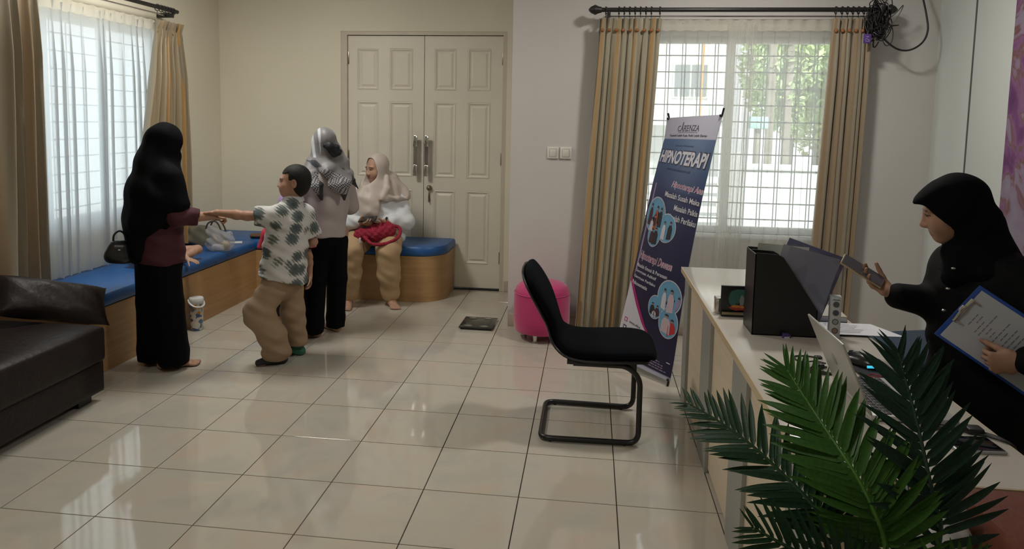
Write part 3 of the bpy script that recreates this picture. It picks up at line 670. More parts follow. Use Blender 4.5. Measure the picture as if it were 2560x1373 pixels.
wt = MB().box((2.35, 6.0, 1.50), (2.58, 6.2, 1.66), .01).obj('water_tank', mat('teal_plastic', (0.40, 0.62, 0.58), .4)); tag(wt, 'small teal tank among the garden trees', 'tank')
MB().cyl((2.46, 6.1, -.14), (2.46, 6.1, 1.51), .04).obj('tank_stand', M_TRUNK, wt)
# ------------------------------------------------------------------ furniture
M_OAK = wood_mat('oak_veneer', (0.36, 0.205, 0.085), (0.44, 0.265, 0.12), 'xy', 2.5); M_BLUE = mat('blue_vinyl_cushion', (0.012, 0.095, 0.30), .38, noise=.05, bump=.1, bscale=200)
# L-shaped bench: wooden box and two blue cushions
bench = empty('bench', (0, 0, 0), label='oak corner bench with blue cushions under the window and by the door', cat='bench')
def arc(cx, cy, r, a0, a1, n=10): return [(cx + r * math.cos(R(a0 + (a1 - a0) * i / n)), cy + r * math.sin(R(a0 + (a1 - a0) * i / n))) for i in range(n + 1)]
BX, BY, BE = -2.60, 1.86, -.955
MB().prism([(XL + .003, -.26), (BX, -.26), (BX, BY), (XL + .003, BY)], 0.001, .392).obj('bench_base', M_OAK, bench)
out_r = [(XL + .003, BY + .001), (BX, BY + .001)] + arc(BE - .24, BY + .24, .24, -90, 0) + [(BE, YB - .003), (XL + .003, YB - .003)]
MB().prism(out_r, 0.001, .392).obj('bench_base', M_OAK, bench)
def cushion(out, z0, z1, name='cushion'):
    cx = sum(p[0] for p in out) / len(out); cy = sum(p[1] for p in out) / len(out)
    def ins(d): 
        o = []
        n = len(out)
        for i in range(n):
            p0, p, p1 = (Vector(out[(i + k) % n]).to_2d() for k in (-1, 0, 1)); e0 = (p - p0).normalized(); e1 = (p1 - p).normalized(); n0 = Vector((-e0.y, e0.x)); n1 = Vector((-e1.y, e1.x)); bis = (n0 + n1); bis = bis / max(.3, bis.length_squared) * 2 if bis.length > 1e-3 else n0
            q = p + bis * d; o.append((q.x, q.y))
        return o
    rings = [[(x, y, z) for x, y in ins(d)] for d, z in ((.012, z0), (.0, z0 + .012), (-.004, (z0 + z1) / 2), (.0, z1 - .016), (.008, z1 - .005), (.026, z1))]
    return MB().loft(rings).obj(name, M_BLUE, bench)
cushion([(XL + .006, -.255), (BX + .004, -.255), (BX + .004, BY - .004), (XL + .006, BY - .004)], .393, .476)
cushion([(XL + .006, BY), (BX, BY)] + arc(BE - .236, BY + .236, .244, -90, 0) + [(BE + .008, YB - .006), (XL + .006, YB - .006)], .393, .476)
# sofa
M_LEATHER = mat('dark_brown_leather', (0.013, 0.0075, 0.0065), .48, spec=.28, noise=.15, nscale=6, bump=.35, bscale=28)
sofa = empty('sofa', (-2.74, -1.6, 0), label='dark brown leather sofa in the corner of the picture', cat='sofa')
def soft_box(lo, hi, bev, name, mt, parent, bulge=0.0, off=(0, 0, 0)):
    b = MB(); r = bmesh.ops.create_cube(b.bm, size=1.0); bmesh.ops.subdivide_edges(b.bm, edges=b.bm.edges[:], cuts=9, use_grid_fill=True)
    c = [(p + q) / 2 for p, q in zip(lo, hi)]; d = [(q - p) / 2 for p, q in zip(lo, hi)]
    for v in b.bm.verts:
        p = [2 * t for t in v.co]; q = []
        for i in range(3): q.append(p[i] * d[i])
        inn = [max(-(d[i] - bev), min(d[i] - bev, q[i])) for i in range(3)]; w = Vector([q[i] - inn[i] for i in range(3)])
        if w.length > 1e-6: w = w.normalized() * bev
        v.co = Vector([c[i] + inn[i] + w[i] - off[i] for i in range(3)]) + Vector((0, 0, bulge * (1 - p[0] ** 2) * (1 - p[1] ** 2) * (1 if p[2] > 0 else 0)))
    return b.obj(name, mt, parent, smooth=True)
so = (-2.74, -1.6, 0)
soft_box((-2.985, -2.9, .22), (-2.29, -.535, .425), .035, 'seat_cushion', M_LEATHER, sofa, .012, so)
soft_box((-2.985, -2.92, .05), (-2.325, -.52, .225), .012, 'sofa_base', M_LEATHER, sofa, 0, so)
soft_box((-2.985, -2.92, .40), (-2.80, -.95, .78), .06, 'backrest', M_LEATHER, sofa, 0, so)
for y in (-.62, -2.8):
    for x in (-2.42, -2.90): MB().box((x - .05 + 2.74, y - .05 + 1.6, 0), (x + .05 + 2.74, y + .05 + 1.6, .052)).obj('leg', M_RING, sofa)
# leather pillow
def pillow(name, hx, hy, ht, material, label, cat, loc, rotm):
    def fn(sg):
        def g(u, v):
            x, y = 2 * u - 1, 2 * v - 1; t = ht * (max(0, (1 - x ** 4)) * max(0, (1 - y ** 4))) ** .55; pin = 1 - .07 * (1 - abs(x) ** 2) * y * y; pinx = 1 - .07 * (1 - abs(y) ** 2) * x * x
            return (x * hx * pinx, y * hy * pin, sg * t + .006 * math.sin(9 * x + 5 * y) * (1 - x * x) * (1 - y * y))
        return g
    V1, F1 = plane_grid(24, 18, fn(1)); V2, F2 = plane_grid(24, 18, fn(-1)); n = len(V1)
    me = np_mesh(name, V1 + V2, F1 + [tuple(n + i for i in q[::-1]) for q in F2]); o = link(name, me, material); o.matrix_world = Matrix.Translation(loc) @ rotm; tag(o, label, cat); return o
# long axis from the sofa back corner to the bench end; leaning back
ax_ = Vector((.25, .42, -.15)).normalized(); up_ = Vector((-.45, .12, .62)); up_ = (up_ - ax_ * up_.dot(ax_)).normalized(); no_ = ax_.cross(up_)
pillow('pillow', 0.30, .125, .07, M_LEATHER, 'dark brown leather pillow lying on the end of the sofa', 'pillow', (-2.68, -.43, .505), Matrix((ax_, up_, no_)).transposed().to_4x4())

# cantilever visitor chair
M_BFAB = mat('black_chair_fabric', (0.003, 0.004, 0.006), .85, spec=.08, noise=.1, nscale=80, bump=.15, bscale=400); M_BPL = mat('black_plastic_trim', (0.012, 0.012, 0.013), .35); M_BMET = mat('black_painted_steel', (0.010, 0.010, 0.011), .3)
ch = empty('chair', (.30, -.415, 0), label='black cantilever visitor chair standing alone on the tiles', cat='chair')
prof = [(.585, .385, .10, .012), (.580, .415, .175, .024), (.545, .430, .21, .034), (.46, .432, .225, .037), (.34, .426, .225, .037), (.235, .425, .215, .037), (.165, .440, .20, .035), (.118, .478, .170, .030), (.100, .525, .150, .026), (.084, .570, .158, .027), (.060, .625, .190, .030), (.034, .680, .212, .031), (.004, .735, .215, .029), (-.022, .780, .195, .025), (-.040, .815, .145, .018), (-.047, .828, .07, .008)]
sp = spline([(p[0], p[2], p[1]) for p in prof], 3); st = spline([(p[3], 0, 0) for p in prof], 3)
def shell(scale_t, off, grow):
    rings = []
    for i, (p, t) in enumerate(zip(sp, st)):
        a = sp[max(0, i - 1)]; c = sp[min(len(sp) - 1, i + 1)]; tx, tz = c.x - a.x, c.z - a.z; L = math.hypot(tx, tz) + 1e-9; nx, nz = tz / L, -tx / L     # normal toward the sitter
        ring = []
        for k in range(28):
            an = 2 * PI * k / 28; ca, sa = math.cos(an), math.sin(an); y = math.copysign(abs(ca) ** .55, ca) * (p.y + grow); h = math.copysign(abs(sa) ** .7, sa) * t.x * scale_t + off
            ring.append((p.x + nx * h - .30, y, p.z + nz * h))
        rings.append(ring)
    return rings
MB().loft(shell(1.0, .004, 0)).obj('seat_and_back', M_BFAB, ch, smooth=True)
MB().loft(shell(.42, -.024, .006)).obj('plastic_shell', M_BPL, ch, smooth=True)
pth = [(.20, -.20, .385), (.46, -.20, .385), (.520, -.212, .33), (.520, -.225, .0155), (.05, -.235, .0155), (.05, .235, .0155), (.520, .225, .0155), (.520, .212, .33), (.46, .20, .385), (.20, .20, .385)]
pth = [(x - .30, y, z) for x, y, z in pth]
MB().tube(fillet(pth, .055, 6), .0135, 12).obj('tube_frame', M_BMET, ch)
MB().box((-.13, -.20, .378), (.20, .20, .396)).obj('seat_plate', M_BPL, ch)
for x, y in ((.155, -.222), (.155, .222), (-.2, -.232), (-.2, .232)): MB().cyl((x, y, 0), (x, y, .012), .009, seg=10).obj('foot_glide', M_BPL, ch)
# pink ottoman
M_PINK = mat('pink_velvet', (0.50, 0.02, 0.145), .7, sheen=.4, noise=.06, nscale=10)
ot = empty('ottoman', (-.062, 1.055, 0), label='round bright pink ottoman on short chrome legs', cat='ottoman')
MB().lathe([(.14, .055), (.185, .058), (.197, .075), (.201, .15), (.2, .30), (.196, .335), (.180, .378), (.15, .398), (.09, .408), (.0, .41)], seg=40).obj('padded_seat', M_PINK, ot)
MB().tube([(.1975 * math.cos(2 * PI * i / 40), .1975 * math.sin(2 * PI * i / 40), .332) for i in range(40)], .004, 6, True).obj('piping', M_PINK, ot)
for a in (255, 345, 75, 165):
    x, y = .13 * math.cos(R(a)), .13 * math.sin(R(a)); b = MB(); b.cyl((x, y, .006), (x, y, .058), .017); b.cyl((x, y, 0), (x, y, .008), .023); b.obj('leg', M_CHROME, ot)
# bathroom scale
scl = empty('scale', (-.553, 1.278, 0), R(-1), 'flat black glass weighing scale on the floor by the pink ottoman', 'scale')
MB().box((-.125, -.145, .012), (.125, .145, .022), .003).obj('glass_plate', mat('scale_black_glass', (0.02, 0.02, 0.018), .12), scl)
MB().box((-.115, -.135, .004), (.115, .135, .0125)).obj('scale_body', M_BPL, scl)
for x in (-.06, .06):
    for y in (-.105, .105): MB().lathe([(.0, .0225), (.026, .0225), (.026, .0235), (0, .0235)], seg=16).xform(Matrix.Translation((x, y, 0)) @ Matrix.Diagonal((1.2, .7, 1, 1))).obj('foot_pad', mat('brushed_steel', (0.5, 0.5, 0.48), .35, 1.0), scl); MB().cyl((x * 1.5, y, 0), (x * 1.5, y, .005), .012).obj('foot', M_BPL, scl)
# light switches
M_SW = mat('switch_plastic', (0.72, 0.70, 0.64), .35)
for i, x in enumerate((-.022, .072)):
    w = empty('light_switch', (x, YW, 1.318), label='white wall switch, %s' % ('further from the curtain' if i == 0 else 'nearer the curtain'), cat='light switch'); MB().box((-.042, -.012, -.043), (.042, 0, .043), .004).obj('switch_plate', M_SW, w)
    MB().box((-.024, -.017, -.028), (.024, -.011, .028), .002).obj('rocker', M_SW, w, rot=(R(4), 0, 0)); MB().box((-.026, -.0125, -.030), (.026, -.0118, .030)).obj('rocker_gap', mat('switch_gap', (.25, .24, .22), .5), w)
# tumbler
def tumbler_mat():
    mt = mat('patterned_tumbler', (.6, .6, .55), .3); nt, b = nodes_of(mt); tc = nt.nodes.new('ShaderNodeTexCoord'); v = nt.nodes.new('ShaderNodeTexVoronoi'); v.inputs['Scale'].default_value = 42
    nt.links.new(tc.outputs['Object'], v.inputs['Vector']); r = ramp(nt, [(0, (.65, .62, .55)), (.3, (.05, .10, .22)), (.5, (.60, .27, .03)), (.68, (.62, .60, .55)), (.85, (.10, .20, .30))], 'CONSTANT')
    sp_ = nt.nodes.new('ShaderNodeSeparateColor'); nt.links.new(v.outputs['Color'], sp_.inputs[0]); nt.links.new(sp_.outputs[0], r.inputs[0]); nt.links.new(r.outputs[0], b.inputs['Base Color']); return mt
tb = empty('tumbler', (-2.535, .775, 0), label='patterned drink tumbler with white handled lid on the floor by the bench', cat='tumbler')
MB().lathe([(.036, 0), (.040, .004), (.044, .05), (.048, .20), (.0, .20)], seg=28).obj('cup', tumbler_mat(), tb)
MB().lathe([(.048, .198), (.051, .203), (.051, .232), (.046, .240), (.0, .242)], seg=28).obj('lid', mat('white_lid_plastic', (.72, .74, .75), .35), tb)
MB().tube([(.053 * math.cos(R(a)), .053 * math.sin(R(a)) - .0, .226 - .05 * math.sin(R((a + 150) * 180 / 240)) ** 1.0) for a in range(-150, 91, 12)], .006, 8).obj('carry_handle', MATS['white_lid_plastic'], tb)

# desk
M_TOP = mat('beige_desk_laminate', (0.60, 0.555, 0.49), .14, noise=.03, nscale=3); M_EDGE = wood_mat('desk_edge_band', (0.55, 0.43, 0.27), (0.60, 0.48, 0.31), 'y'); M_GREYP = mat('grey_desk_panel', (0.30, 0.30, 0.275), .5); M_TANP = wood_mat('tan_desk_panel', (0.62, 0.52, 0.38), (0.67, 0.57, 0.43), 'y', 2.0, .5)
desk = empty('desk', (0, 0, 0), label='long beige reception desk with grey uprights', cat='desk')
MB().box((.778, -2.378, .738), (1.328, .048, .7502), .001).obj('desktop', M_TOP, desk)
b = MB(); b.box((.775, -2.382, .722), (.7785, .050, .7495)); b.box((1.3275, -2.382, .722), (1.331, .050, .7495)); b.box((.7785, -2.382, .722), (1.3275, -2.3785, .7495)); b.box((.7785, .0475, .722), (1.3275, .051, .7495)); b.obj('edge_band', M_EDGE, desk)
MB().box((.7785, -2.378, .720), (1.3275, .0475, .738)).obj('desktop_core', M_TANP, desk)
MB().box((.812, -2.36, .02), (.828, .03, .720)).obj('modesty_panel', M_TANP, desk)
for y0, y1 in ((-.12, .03), (-.86, -.62), (-1.60, -1.36), (-2.36, -2.12)):
    MB().box((.797, y0, .0), (.8125, y1, .720)).obj('front_upright', M_GREYP, desk)
for y in (-2.36, -1.24, .01): MB().box((.8285, y, 0), (1.31, y + .018, .720)).obj('side_panel', M_TANP, desk)
MB().box((1.0, -2.34, .45), (1.30, -1.26, .468)).obj('under_shelf', M_TANP, desk)

# blue office chair behind the desk
M_NAVY = mat('navy_chair_fabric', (0.018, 0.035, 0.06), .8, noise=.1, nscale=60)
oc = empty('office_chair', (1.88, -.42, 0), R(20), 'dark navy office chair behind the desk near the corner', 'chair')
soft_box((-.24, -.23, .43), (.24, .23, .52), .04, 'seat', M_NAVY, oc, .012)
b = MB(); b.cyl((0, 0, .08), (0, 0, .43), .028); b.obj('gas_column', M_BPL, oc)
for k in range(5):
    a = R(72 * k + 10); x, y = math.cos(a), math.sin(a); MB().tube([(0.02 * x, .02 * y, .10), (.14 * x, .14 * y, .085), (.26 * x, .26 * y, .065)], [.022, .02, .014], 8).obj('base_arm', M_BPL, oc); MB().cyl((.26 * x - .012, .26 * y, .027), (.26 * x + .012, .26 * y, .027), .027).obj('caster', M_BPL, oc)
# canvas on the right wall
def marble():
    mt = mat('purple_marble_print', (.5, .3, .5), .45); nt, b = nodes_of(mt); tc = nt.nodes.new('ShaderNodeTexCoord'); n = nt.nodes.new('ShaderNodeTexNoise'); n.inputs['Scale'].default_value = 2.2; n.inputs['Detail'].default_value = 7; n.inputs['Distortion'].default_value = 2.5
    r = ramp(nt, [(0.30, (.10, .02, .11)), (0.42, (.17, .045, .165)), (0.48, (.22, .10, .21)), (0.52, (.16, .07, .05)), (0.56, (.25, .17, .26)), (0.68, (.26, .235, .29)), (.8, (.24, .06, .19))])
    nt.links.new(tc.outputs['Object'], n.inputs['Vector']); nt.links.new(n.outputs[0], r.inputs[0]); nt.links.new(r.outputs[0], b.inputs['Base Color']); return mt
art = MB().box((XR - .060, -1.55, .50), (XR - .0225, .285, 2.62), .004).obj('canvas_print', marble()); tag(art, 'large pink and purple marbled canvas on the white wall', 'canvas')
# brown leather box seat beside the desk
M_TANL = mat('tan_brown_leather', (0.17, 0.055, 0.035), .45, noise=.1, nscale=10, bump=.2, bscale=60); M_SIDE = mat('brown_box_side', (0.20, 0.105, 0.055), .55, noise=.08, nscale=8)
bx = empty('box_seat', (1.22, -2.555, 0), label='brown leather topped box standing against the desk end', cat='box')
MB().prism([(-.149, .142), (-.128, -.142), (.20, -.142), (.20, .142)], .001, .70).obj('box_body', M_SIDE, bx)
MB().loft([[(-.152, .144, .70), (-.132, -.145, .70), (.203, -.145, .70), (.203, .144, .70)], [(-.153, .145, .715), (-.133, -.146, .715), (.204, -.146, .715), (.204, .145, .715)], [(-.150, .142, .760), (-.122, -.10, .748), (.2, -.10, .748), (.2, .142, .760)]]).obj('padded_top', M_TANL, bx)
# carton with a white bag and black case next to it
ct = empty('carton', (.965, -2.52, 0), label='pale carton half hidden by the palm at the desk end', cat='box')
MB().box((-.10, -.10, .0), (.10, .10, .655), .003).obj('carton_body', mat('pale_card', (.52, .43, .32), .8), ct)
MB().box((-.10, -.006, .6545), (.10, .006, .6562)).obj('packing_tape', mat('tape', (.50, .42, .30), .3), ct)
# ------------------------------------------------------------------ things on the desk
DZT = .7504
M_PAPER = mat('white_paper', (.70, .70, .73), .7); M_INK = mat('dark_ink', (.08, .08, .10), .7)
fh = empty('file_holder', (1.0, -1.17, DZT), label='tall black slant cut magazine file on the desk', cat='file holder')
M_BKPL = mat('matte_black_board', (.008, .008, .009), .4)
# side profile in (x, z): full height at the left, sloping down to the right
prf = [(-.118, 0), (.118, 0), (.118, .105), (-.015, .302), (-.035, .312), (-.112, .316), (-.118, .31)]
for y in (-.078, -.002, .072): MB().prism(prf, y, y + .004, 'y').obj('side_board', M_BKPL, fh)
MB().box((-.118, -.078, 0), (-.114, .076, .312)).obj('spine_board', M_BKPL, fh); MB().box((-.118, -.078, 0), (.118, .076, .004)).obj('base_board', M_BKPL, fh); MB().box((.114, -.078, 0), (.118, .076, .105)).obj('front_board', M_BKPL, fh)
def film():
    mt = glass_mat('clear_blue_film', (.84, .86, .92), .10); return mt
M_FILM = film()
def folder(name, y, dx, dz, tilt, mt, label, w=.21, h=.30):
    def fn(u, v): return ((u - .5) * w, .004 * math.sin(5 * u + y * 60) * v, v * h)
    V, Fc = plane_grid(10, 10, fn); o = link(name, np_mesh(name, V, Fc), mt); o.location = (1.0 + dx, -1.17 + y, DZT + dz); o.rotation_euler = (0, tilt, 0); tag(o, label, 'folder'); return o
folder('document_folder', -.045, .022, .032, R(14), mat('grey_blue_folder', (.34, .34, .42), .35), 'grey lilac plastic folder leaning in the black magazine file', w=.215, h=.30)
folder('document_folder', -.030, .030, .036, R(17), M_PAPER, 'sheaf of white papers leaning in the black magazine file', w=.19, h=.285)
folder('document_folder', .015, -.01, .02, R(3), mat('grey_green_folder', (.50, .52, .46), .5), 'pale grey folder standing upright in the black magazine file', w=.19, h=.315)
folder('document_folder', .040, .045, .04, R(19), mat('violet_folder', (.12, .12, .21), .35), 'dark violet folder edge rising highest from the black magazine file', w=.23, h=.30)
for y, dx, dz, tl in ((-.058, .036, .036, 17),):
    folder('document_folder', y, dx, dz, R(tl), M_FILM, 'clear film pocket in front of the papers in the magazine file', w=.225, h=.30)
# little framed picture card box
fr = empty('picture_stand', (.862, -.985, DZT), R(2), 'small black stand with a green tree picture on the desk', 'picture'); fr.scale = (1, 1, 1)
MB().box((-.050, -.012, .0), (.062, .020, .012), .002).obj('stand_base', M_BKPL, fr); MB().box((-.050, .0, .010), (.062, .014, .128), .002).obj('picture_board', M_BKPL, fr)
MB().box((-.048, -.016, .008), (.060, -.008, .020), .002).obj('brass_strip', mat('dull_gold_strip', (.30, .25, .15), .4, .6), fr)
pic = MB(); r_ = random.Random(4)
blob = lambda mb, cx, cz, rx, rz, y, n=14: mb.bm.faces.new([mb.bm.verts.new((cx + rx * math.cos(2 * PI * i / n) * r_.uniform(.85, 1.1), y, cz + rz * math.sin(2 * PI * i / n) * r_.uniform(.85, 1.1))) for i in range(n)])
blob(pic, .012, .085, .034, .030, -.0006); blob(pic, .035, .095, .022, .020, -.0008); blob(pic, -.002, .068, .02, .022, -.0009); pic.obj('printed_tree', mat('print_green', (.03, .12, .10), .5), fr)
pic = MB(); blob(pic, .034, .066, .010, .025, -.0011); pic.obj('printed_figure', mat('print_grey', (.22, .22, .20), .5), fr)
pic = MB(); blob(pic, .018, .036, .036, .012, -.0012); pic.obj('printed_flowers', mat('print_red', (.35, .04, .02), .5), fr); pic = MB(); blob(pic, .010, .042, .018, .006, -.0014); blob(pic, .036, .040, .012, .005, -.0014); pic.obj('printed_flowers', mat('print_orange', (.50, .20, .03), .5), fr)
tn = empty('tin', (.806, -.935, DZT), label='small silver tin standing behind the black picture stand', cat='tin'); MB().box((-.010, -.024, 0), (.014, .024, .062), .004).obj('tin_body', mat('silver_tin', (.6, .58, .55), .25, .9), tn); MB().box((-.0108, -.0248, .052), (.0148, .0248, .068), .004).obj('tin_lid', MATS['silver_tin'], tn)
# slim white product box
sb = empty('product_box', (1.185, -1.232, DZT), R(-8), 'slim upright white carton with four round icons beside the magazine file', 'box')
MB().box((-.019, -.019, 0), (.019, .019, .162), .0012).obj('box_body', mat('white_carton', (.56, .57, .60), .5), sb)
for i, (z, c) in enumerate(((.132, (.10, .10, .11)), (.100, (.08, .07, .12)), (.066, (.35, .36, .38)), (.032, (.35, .22, .14)))):
    MB().lathe([(0, 0), (.0115, 0), (.0115, .0006), (0, .0006)], seg=18).xform(Matrix.Translation((.0, -.0192, z)) @ Euler((R(90), 0, 0)).to_matrix().to_4x4()).obj('round_icon', mat('icon_ring_%d' % i, (.12, .12, .14), .5), sb); MB().lathe([(0, 0), (.008, 0), (.008, .0006), (0, .0006)], seg=16).xform(Matrix.Translation((.0, -.0198, z)) @ Euler((R(90), 0, 0)).to_matrix().to_4x4()).obj('round_icon', mat('icon_fill_%d' % i, c, .5), sb)
MB().box((-.012, -.0196, .148), (.012, -.019, .1505)).obj('printed_line', M_INK, sb)
# papers overhanging the desk edge
pp = empty('paper_stack', (1.28, -1.105, DZT), R(2), 'stack of printed papers beside the slim white carton', 'papers')
for i in range(4):
    def fn(u, v, i=i): 
        x = -.118 + .25 * u + .003 * i; y = -.085 + .17 * v - .006 * i; return (x * 1.0 + .05 * (0.5 - v) * u * 1.2, y, .0012 + .0022 * i + .018 * max(0, u - .75) ** 1.2 * (1 if i else .6) * 0)
    V, Fc = plane_grid(10, 6, fn); o = link('sheet', np_mesh('sheet', V, Fc), [M_PAPER, mat('blue_board', (.06, .07, .16), .5)][i in (1,)], pp)
for k in range(7): MB().box((-.09 + .002 * k, -.07 + k * .019, .0083), (.02 + .012 * (k % 3), -.067 + k * .019, .0087)).obj('printed_line', mat('pale_print', (.38, .38, .42), .7), pp)
# laptop
M_ALU = mat('laptop_grey_shell', (.42, .41, .38), .38, .25); M_KEY = mat('key_grey', (.05, .05, .055), .5)
lt = empty('laptop', (1.03, -1.88, DZT), 0, 'open silver laptop on the desk seen from behind its lid', 'laptop')
MB().box((0, -.16, .004), (.225, .16, .018), .003).obj('laptop_base', mat('laptop_deck', (.52, .51, .50), .4, .2), lt)
kb = []
for r_i in range(6):
    for k in range(14): kb.append((.022 + r_i * .0195, -.148 + k * .0215))
key = MB().box((0, 0, .0178), (.0165, .0185, .0205), .001).mesh('key'); key.materials.append(M_KEY)
for x, y in kb: o = bpy.data.objects.new('key', key); COL.objects.link(o); o.parent = lt; o.location = (x, y, 0)
MB().box((.15, -.05, .0175), (.215, .055, .0184)).obj('touchpad', M_ALU, lt)
lid = MB().box((-.004, -.16, 0), (.003, .16, .213), .003).obj('lid', M_ALU, lt, loc=(.002, 0, .016), rot=(0, R(-24), 0))
MB().box((.0028, -.150, .012), (.0034, .150, .203)).obj('screen', mat('dark_screen', (.01, .01, .012), .1), lid)
b = MB(); b.cyl((-.0046, .015, .11), (-.004, .015, .11), .018, seg=24); b.obj('lid_emblem', mat('grey_emblem', (.25, .25, .24), .3, .5), lid)
# mouse pad and mouse
mp = empty('mouse_pad', (1.205, -1.60, DZT), R(3), 'black mouse pad with a red mark at the laptop', 'mouse pad'); MB().box((-.075, -.095, .0002), (.06, .12, .0032), .001).obj('pad', mat('black_pad', (.012, .012, .013), .8), mp)
bb = MB(); bb.tube([(-.055, -.062, .0036), (-.030, -.045, .0036), (-.008, -.062, .0036), (-.02, -.075, .0036), (-.05, -.072, .0036)], .0018, 6, True); bb.obj('red_print', mat('red_mark', (.40, .02, .04), .6), mp)
ms = empty('mouse', (1.175, -1.548, DZT + .0034), R(28), 'black gaming mouse with a cyan light strip', 'mouse')
vm = SDF((-.05, -.075, -.01), (.05, .075, .06), .0022); vm.ell((0, -.01, .008), (.033, .060, .031), k=.01); vm.ell((0, .03, .006), (.030, .035, .022), k=.02); vm.cut(lambda x, y, z: z - .0005 + 0 * x + 0 * y)
me, _ = vm.mesh('mouse_shell', 1); link('mouse_shell', me, mat('black_mouse_shell', (.010, .010, .011), .25), ms)
MB().tube(spline([(-.031, -.052, .010), (-.012, -.0665, .0125), (.010, -.067, .0125), (.030, -.054, .010)], 4), .0042, 8).obj('light_strip', mat('cyan_led', (.05, .45, .6), .3, emit=((.05, .55, .8), .9)), ms)
MB().cyl((-.004, .042, .026), (.004, .042, .026), .009, seg=16).obj('scroll_wheel', M_RING, ms); MB().tube([(-.028, .03, .012), (-.030, .045, .011)], .0025, 6).obj('light_strip', mat('green_led', (.05, .5, .2), .3, emit=((.1, .7, .3), .4)), ms)
# cable coil, purple clip, phone, plug
cb = MB(); z = DZT + .003; M_CAB = mat('black_cable', (.015, .014, .014), .45)
cb.tube(spline([(1.045, -1.50, z), (1.01, -1.49, z), (.975, -1.50, z), (.968, -1.535, z), (.985, -1.56, z), (1.02, -1.575, z + .01), (1.045, -1.60, z + .012)], 6), .0026, 8)
for k in range(4): cb.tube(spline([(1.05 - .01 * k, -1.60 - .006 * k, z + .004 * k), (1.00, -1.605 - .006 * k, z + .003 * k), (.972 + .004 * k, -1.635, z), (.985, -1.67, z + .004 * k), (1.03, -1.675 + .004 * k, z + .002), (1.055, -1.66, z)], 6), .0026, 8)
cbo = cb.obj('charging_cable', M_CAB); tag(cbo, 'coiled black charging cable behind the laptop lid', 'cable'); MB().box((1.02, -1.628, z + .002), (1.034, -1.598, z + .016), .002).obj('cable_tie', M_CAB, cbo); MB().box((1.040, -1.512, z - .001), (1.062, -1.492, z + .005), .001).obj('plug', M_CAB, cbo)
pc = empty('clip', (1.005, -1.268, DZT), R(15), 'small purple clip in front of the black magazine file', 'clip'); MB().prism([(-.015, 0), (.015, 0), (.014, .012), (.006, .017), (-.013, .019)], -.006, .006, 'y').obj('clip_body', mat('purple_plastic', (.10, .05, .24), .4), pc); MB().box((-.012, -.0075, 0), (.009, -.0062, .006)).obj('clip_label', M_PAPER, pc)
ph = empty('phone', (1.243, -2.16, DZT), R(4), 'silver edged phone lying at the right edge of the desk', 'phone'); MB().box((-.075, -.045, 0), (.045, .045, .0085), .003).obj('phone_body', mat('silver_phone_edge', (.42, .42, .44), .35, .5), ph); MB().box((-.070, -.041, .0082), (.041, .041, .0092), .001).obj('phone_screen', mat('phone_black_glass', (.006, .006, .008), .08), ph)
pl = MB(); z = DZT + .004
for k in range(3): pl.tube(spline([(1.14 + .02 * k, -2.075, z), (1.19, -2.07 + .008 * k, z), (1.25, -2.055 - .012 * k, z), (1.295, -2.075 - .012 * k, z), (1.325, -2.11 - .01 * k, z), (1.345, -2.14, z - .02), (1.352, -2.16, z - .12)], 5), .0026, 8)
plo = pl.obj('power_cable', M_CAB); tag(plo, 'black power cable with plug running over the desk edge', 'cable'); MB().box((1.255, -2.088, z - .003), (1.295, -2.052, z + .012), .004).obj('plug', M_CAB, plo)
rp = empty('ring_binder', (1.235, -.93, DZT), R(-3), 'low cream binder lying beyond the slim white carton', 'binder'); MB().box((-.075, -.09, 0), (.075, .09, .03), .004).obj('binder_cover', mat('cream_binder', (.60, .54, .44), .5), rp); MB().box((-.071, -.0902, .006), (.071, -.086, .024)).obj('page_block', M_PAPER, rp)
tk = MB(); tk.box((-.045, -.004, .030), (-.038, .003, .060)); 
pn_ = MB().cyl((1.19, -1.02, DZT + .034), (1.16, -.92, DZT + .036), .005).obj('pen', mat('pink_gold_pen', (.55, .33, .28), .3, .6)); tag(pn_, 'pink metal pen lying on the low cream binder', 'pen'); MB().cyl((1.16, -.92, DZT + .036), (1.157, -.91, DZT + .0362), .005, .001).obj('pen_tip', M_RING, pn_); tk.bm.free()
# white bag and black case on the carton
wb = empty('plastic_bag', (1.0, -2.50, .6565), label='crumpled white plastic bag behind the palm fronds', cat='bag')
vb = SDF((-.1, -.09, -.02), (.1, .09, .14), .004); vb.ell((0, .0, .035), (.055, .05, .04), k=.02); vb.ell((.035, .01, .05), (.03, .035, .04), k=.02); vb.cone((.01, 0, .07), (.02, .0, .10), .02, .03, .02); vb.warp(lambda x, y, z: .006 * np.sin(70 * x + 40 * z) * np.sin(60 * y + 30 * x) + .004 * np.sin(130 * z + 90 * x)); vb.cut(lambda x, y, z: z + 0 * x + 0 * y)
me, _ = vb.mesh('bag_film', 1); link('bag_film', me, mat('white_bag_film', (.62, .62, .62), .35), wb)
cs = empty('case', (.915, -2.47, .6565), label='small black case beside the white plastic bag', cat='case'); MB().box((-.035, -.02, 0), (.03, .02, .085), .004).obj('case_body', M_BKPL, cs); MB().box((-.0355, -.0206, .05), (.0305, .0206, .054)).obj('case_seam', M_RING, cs)

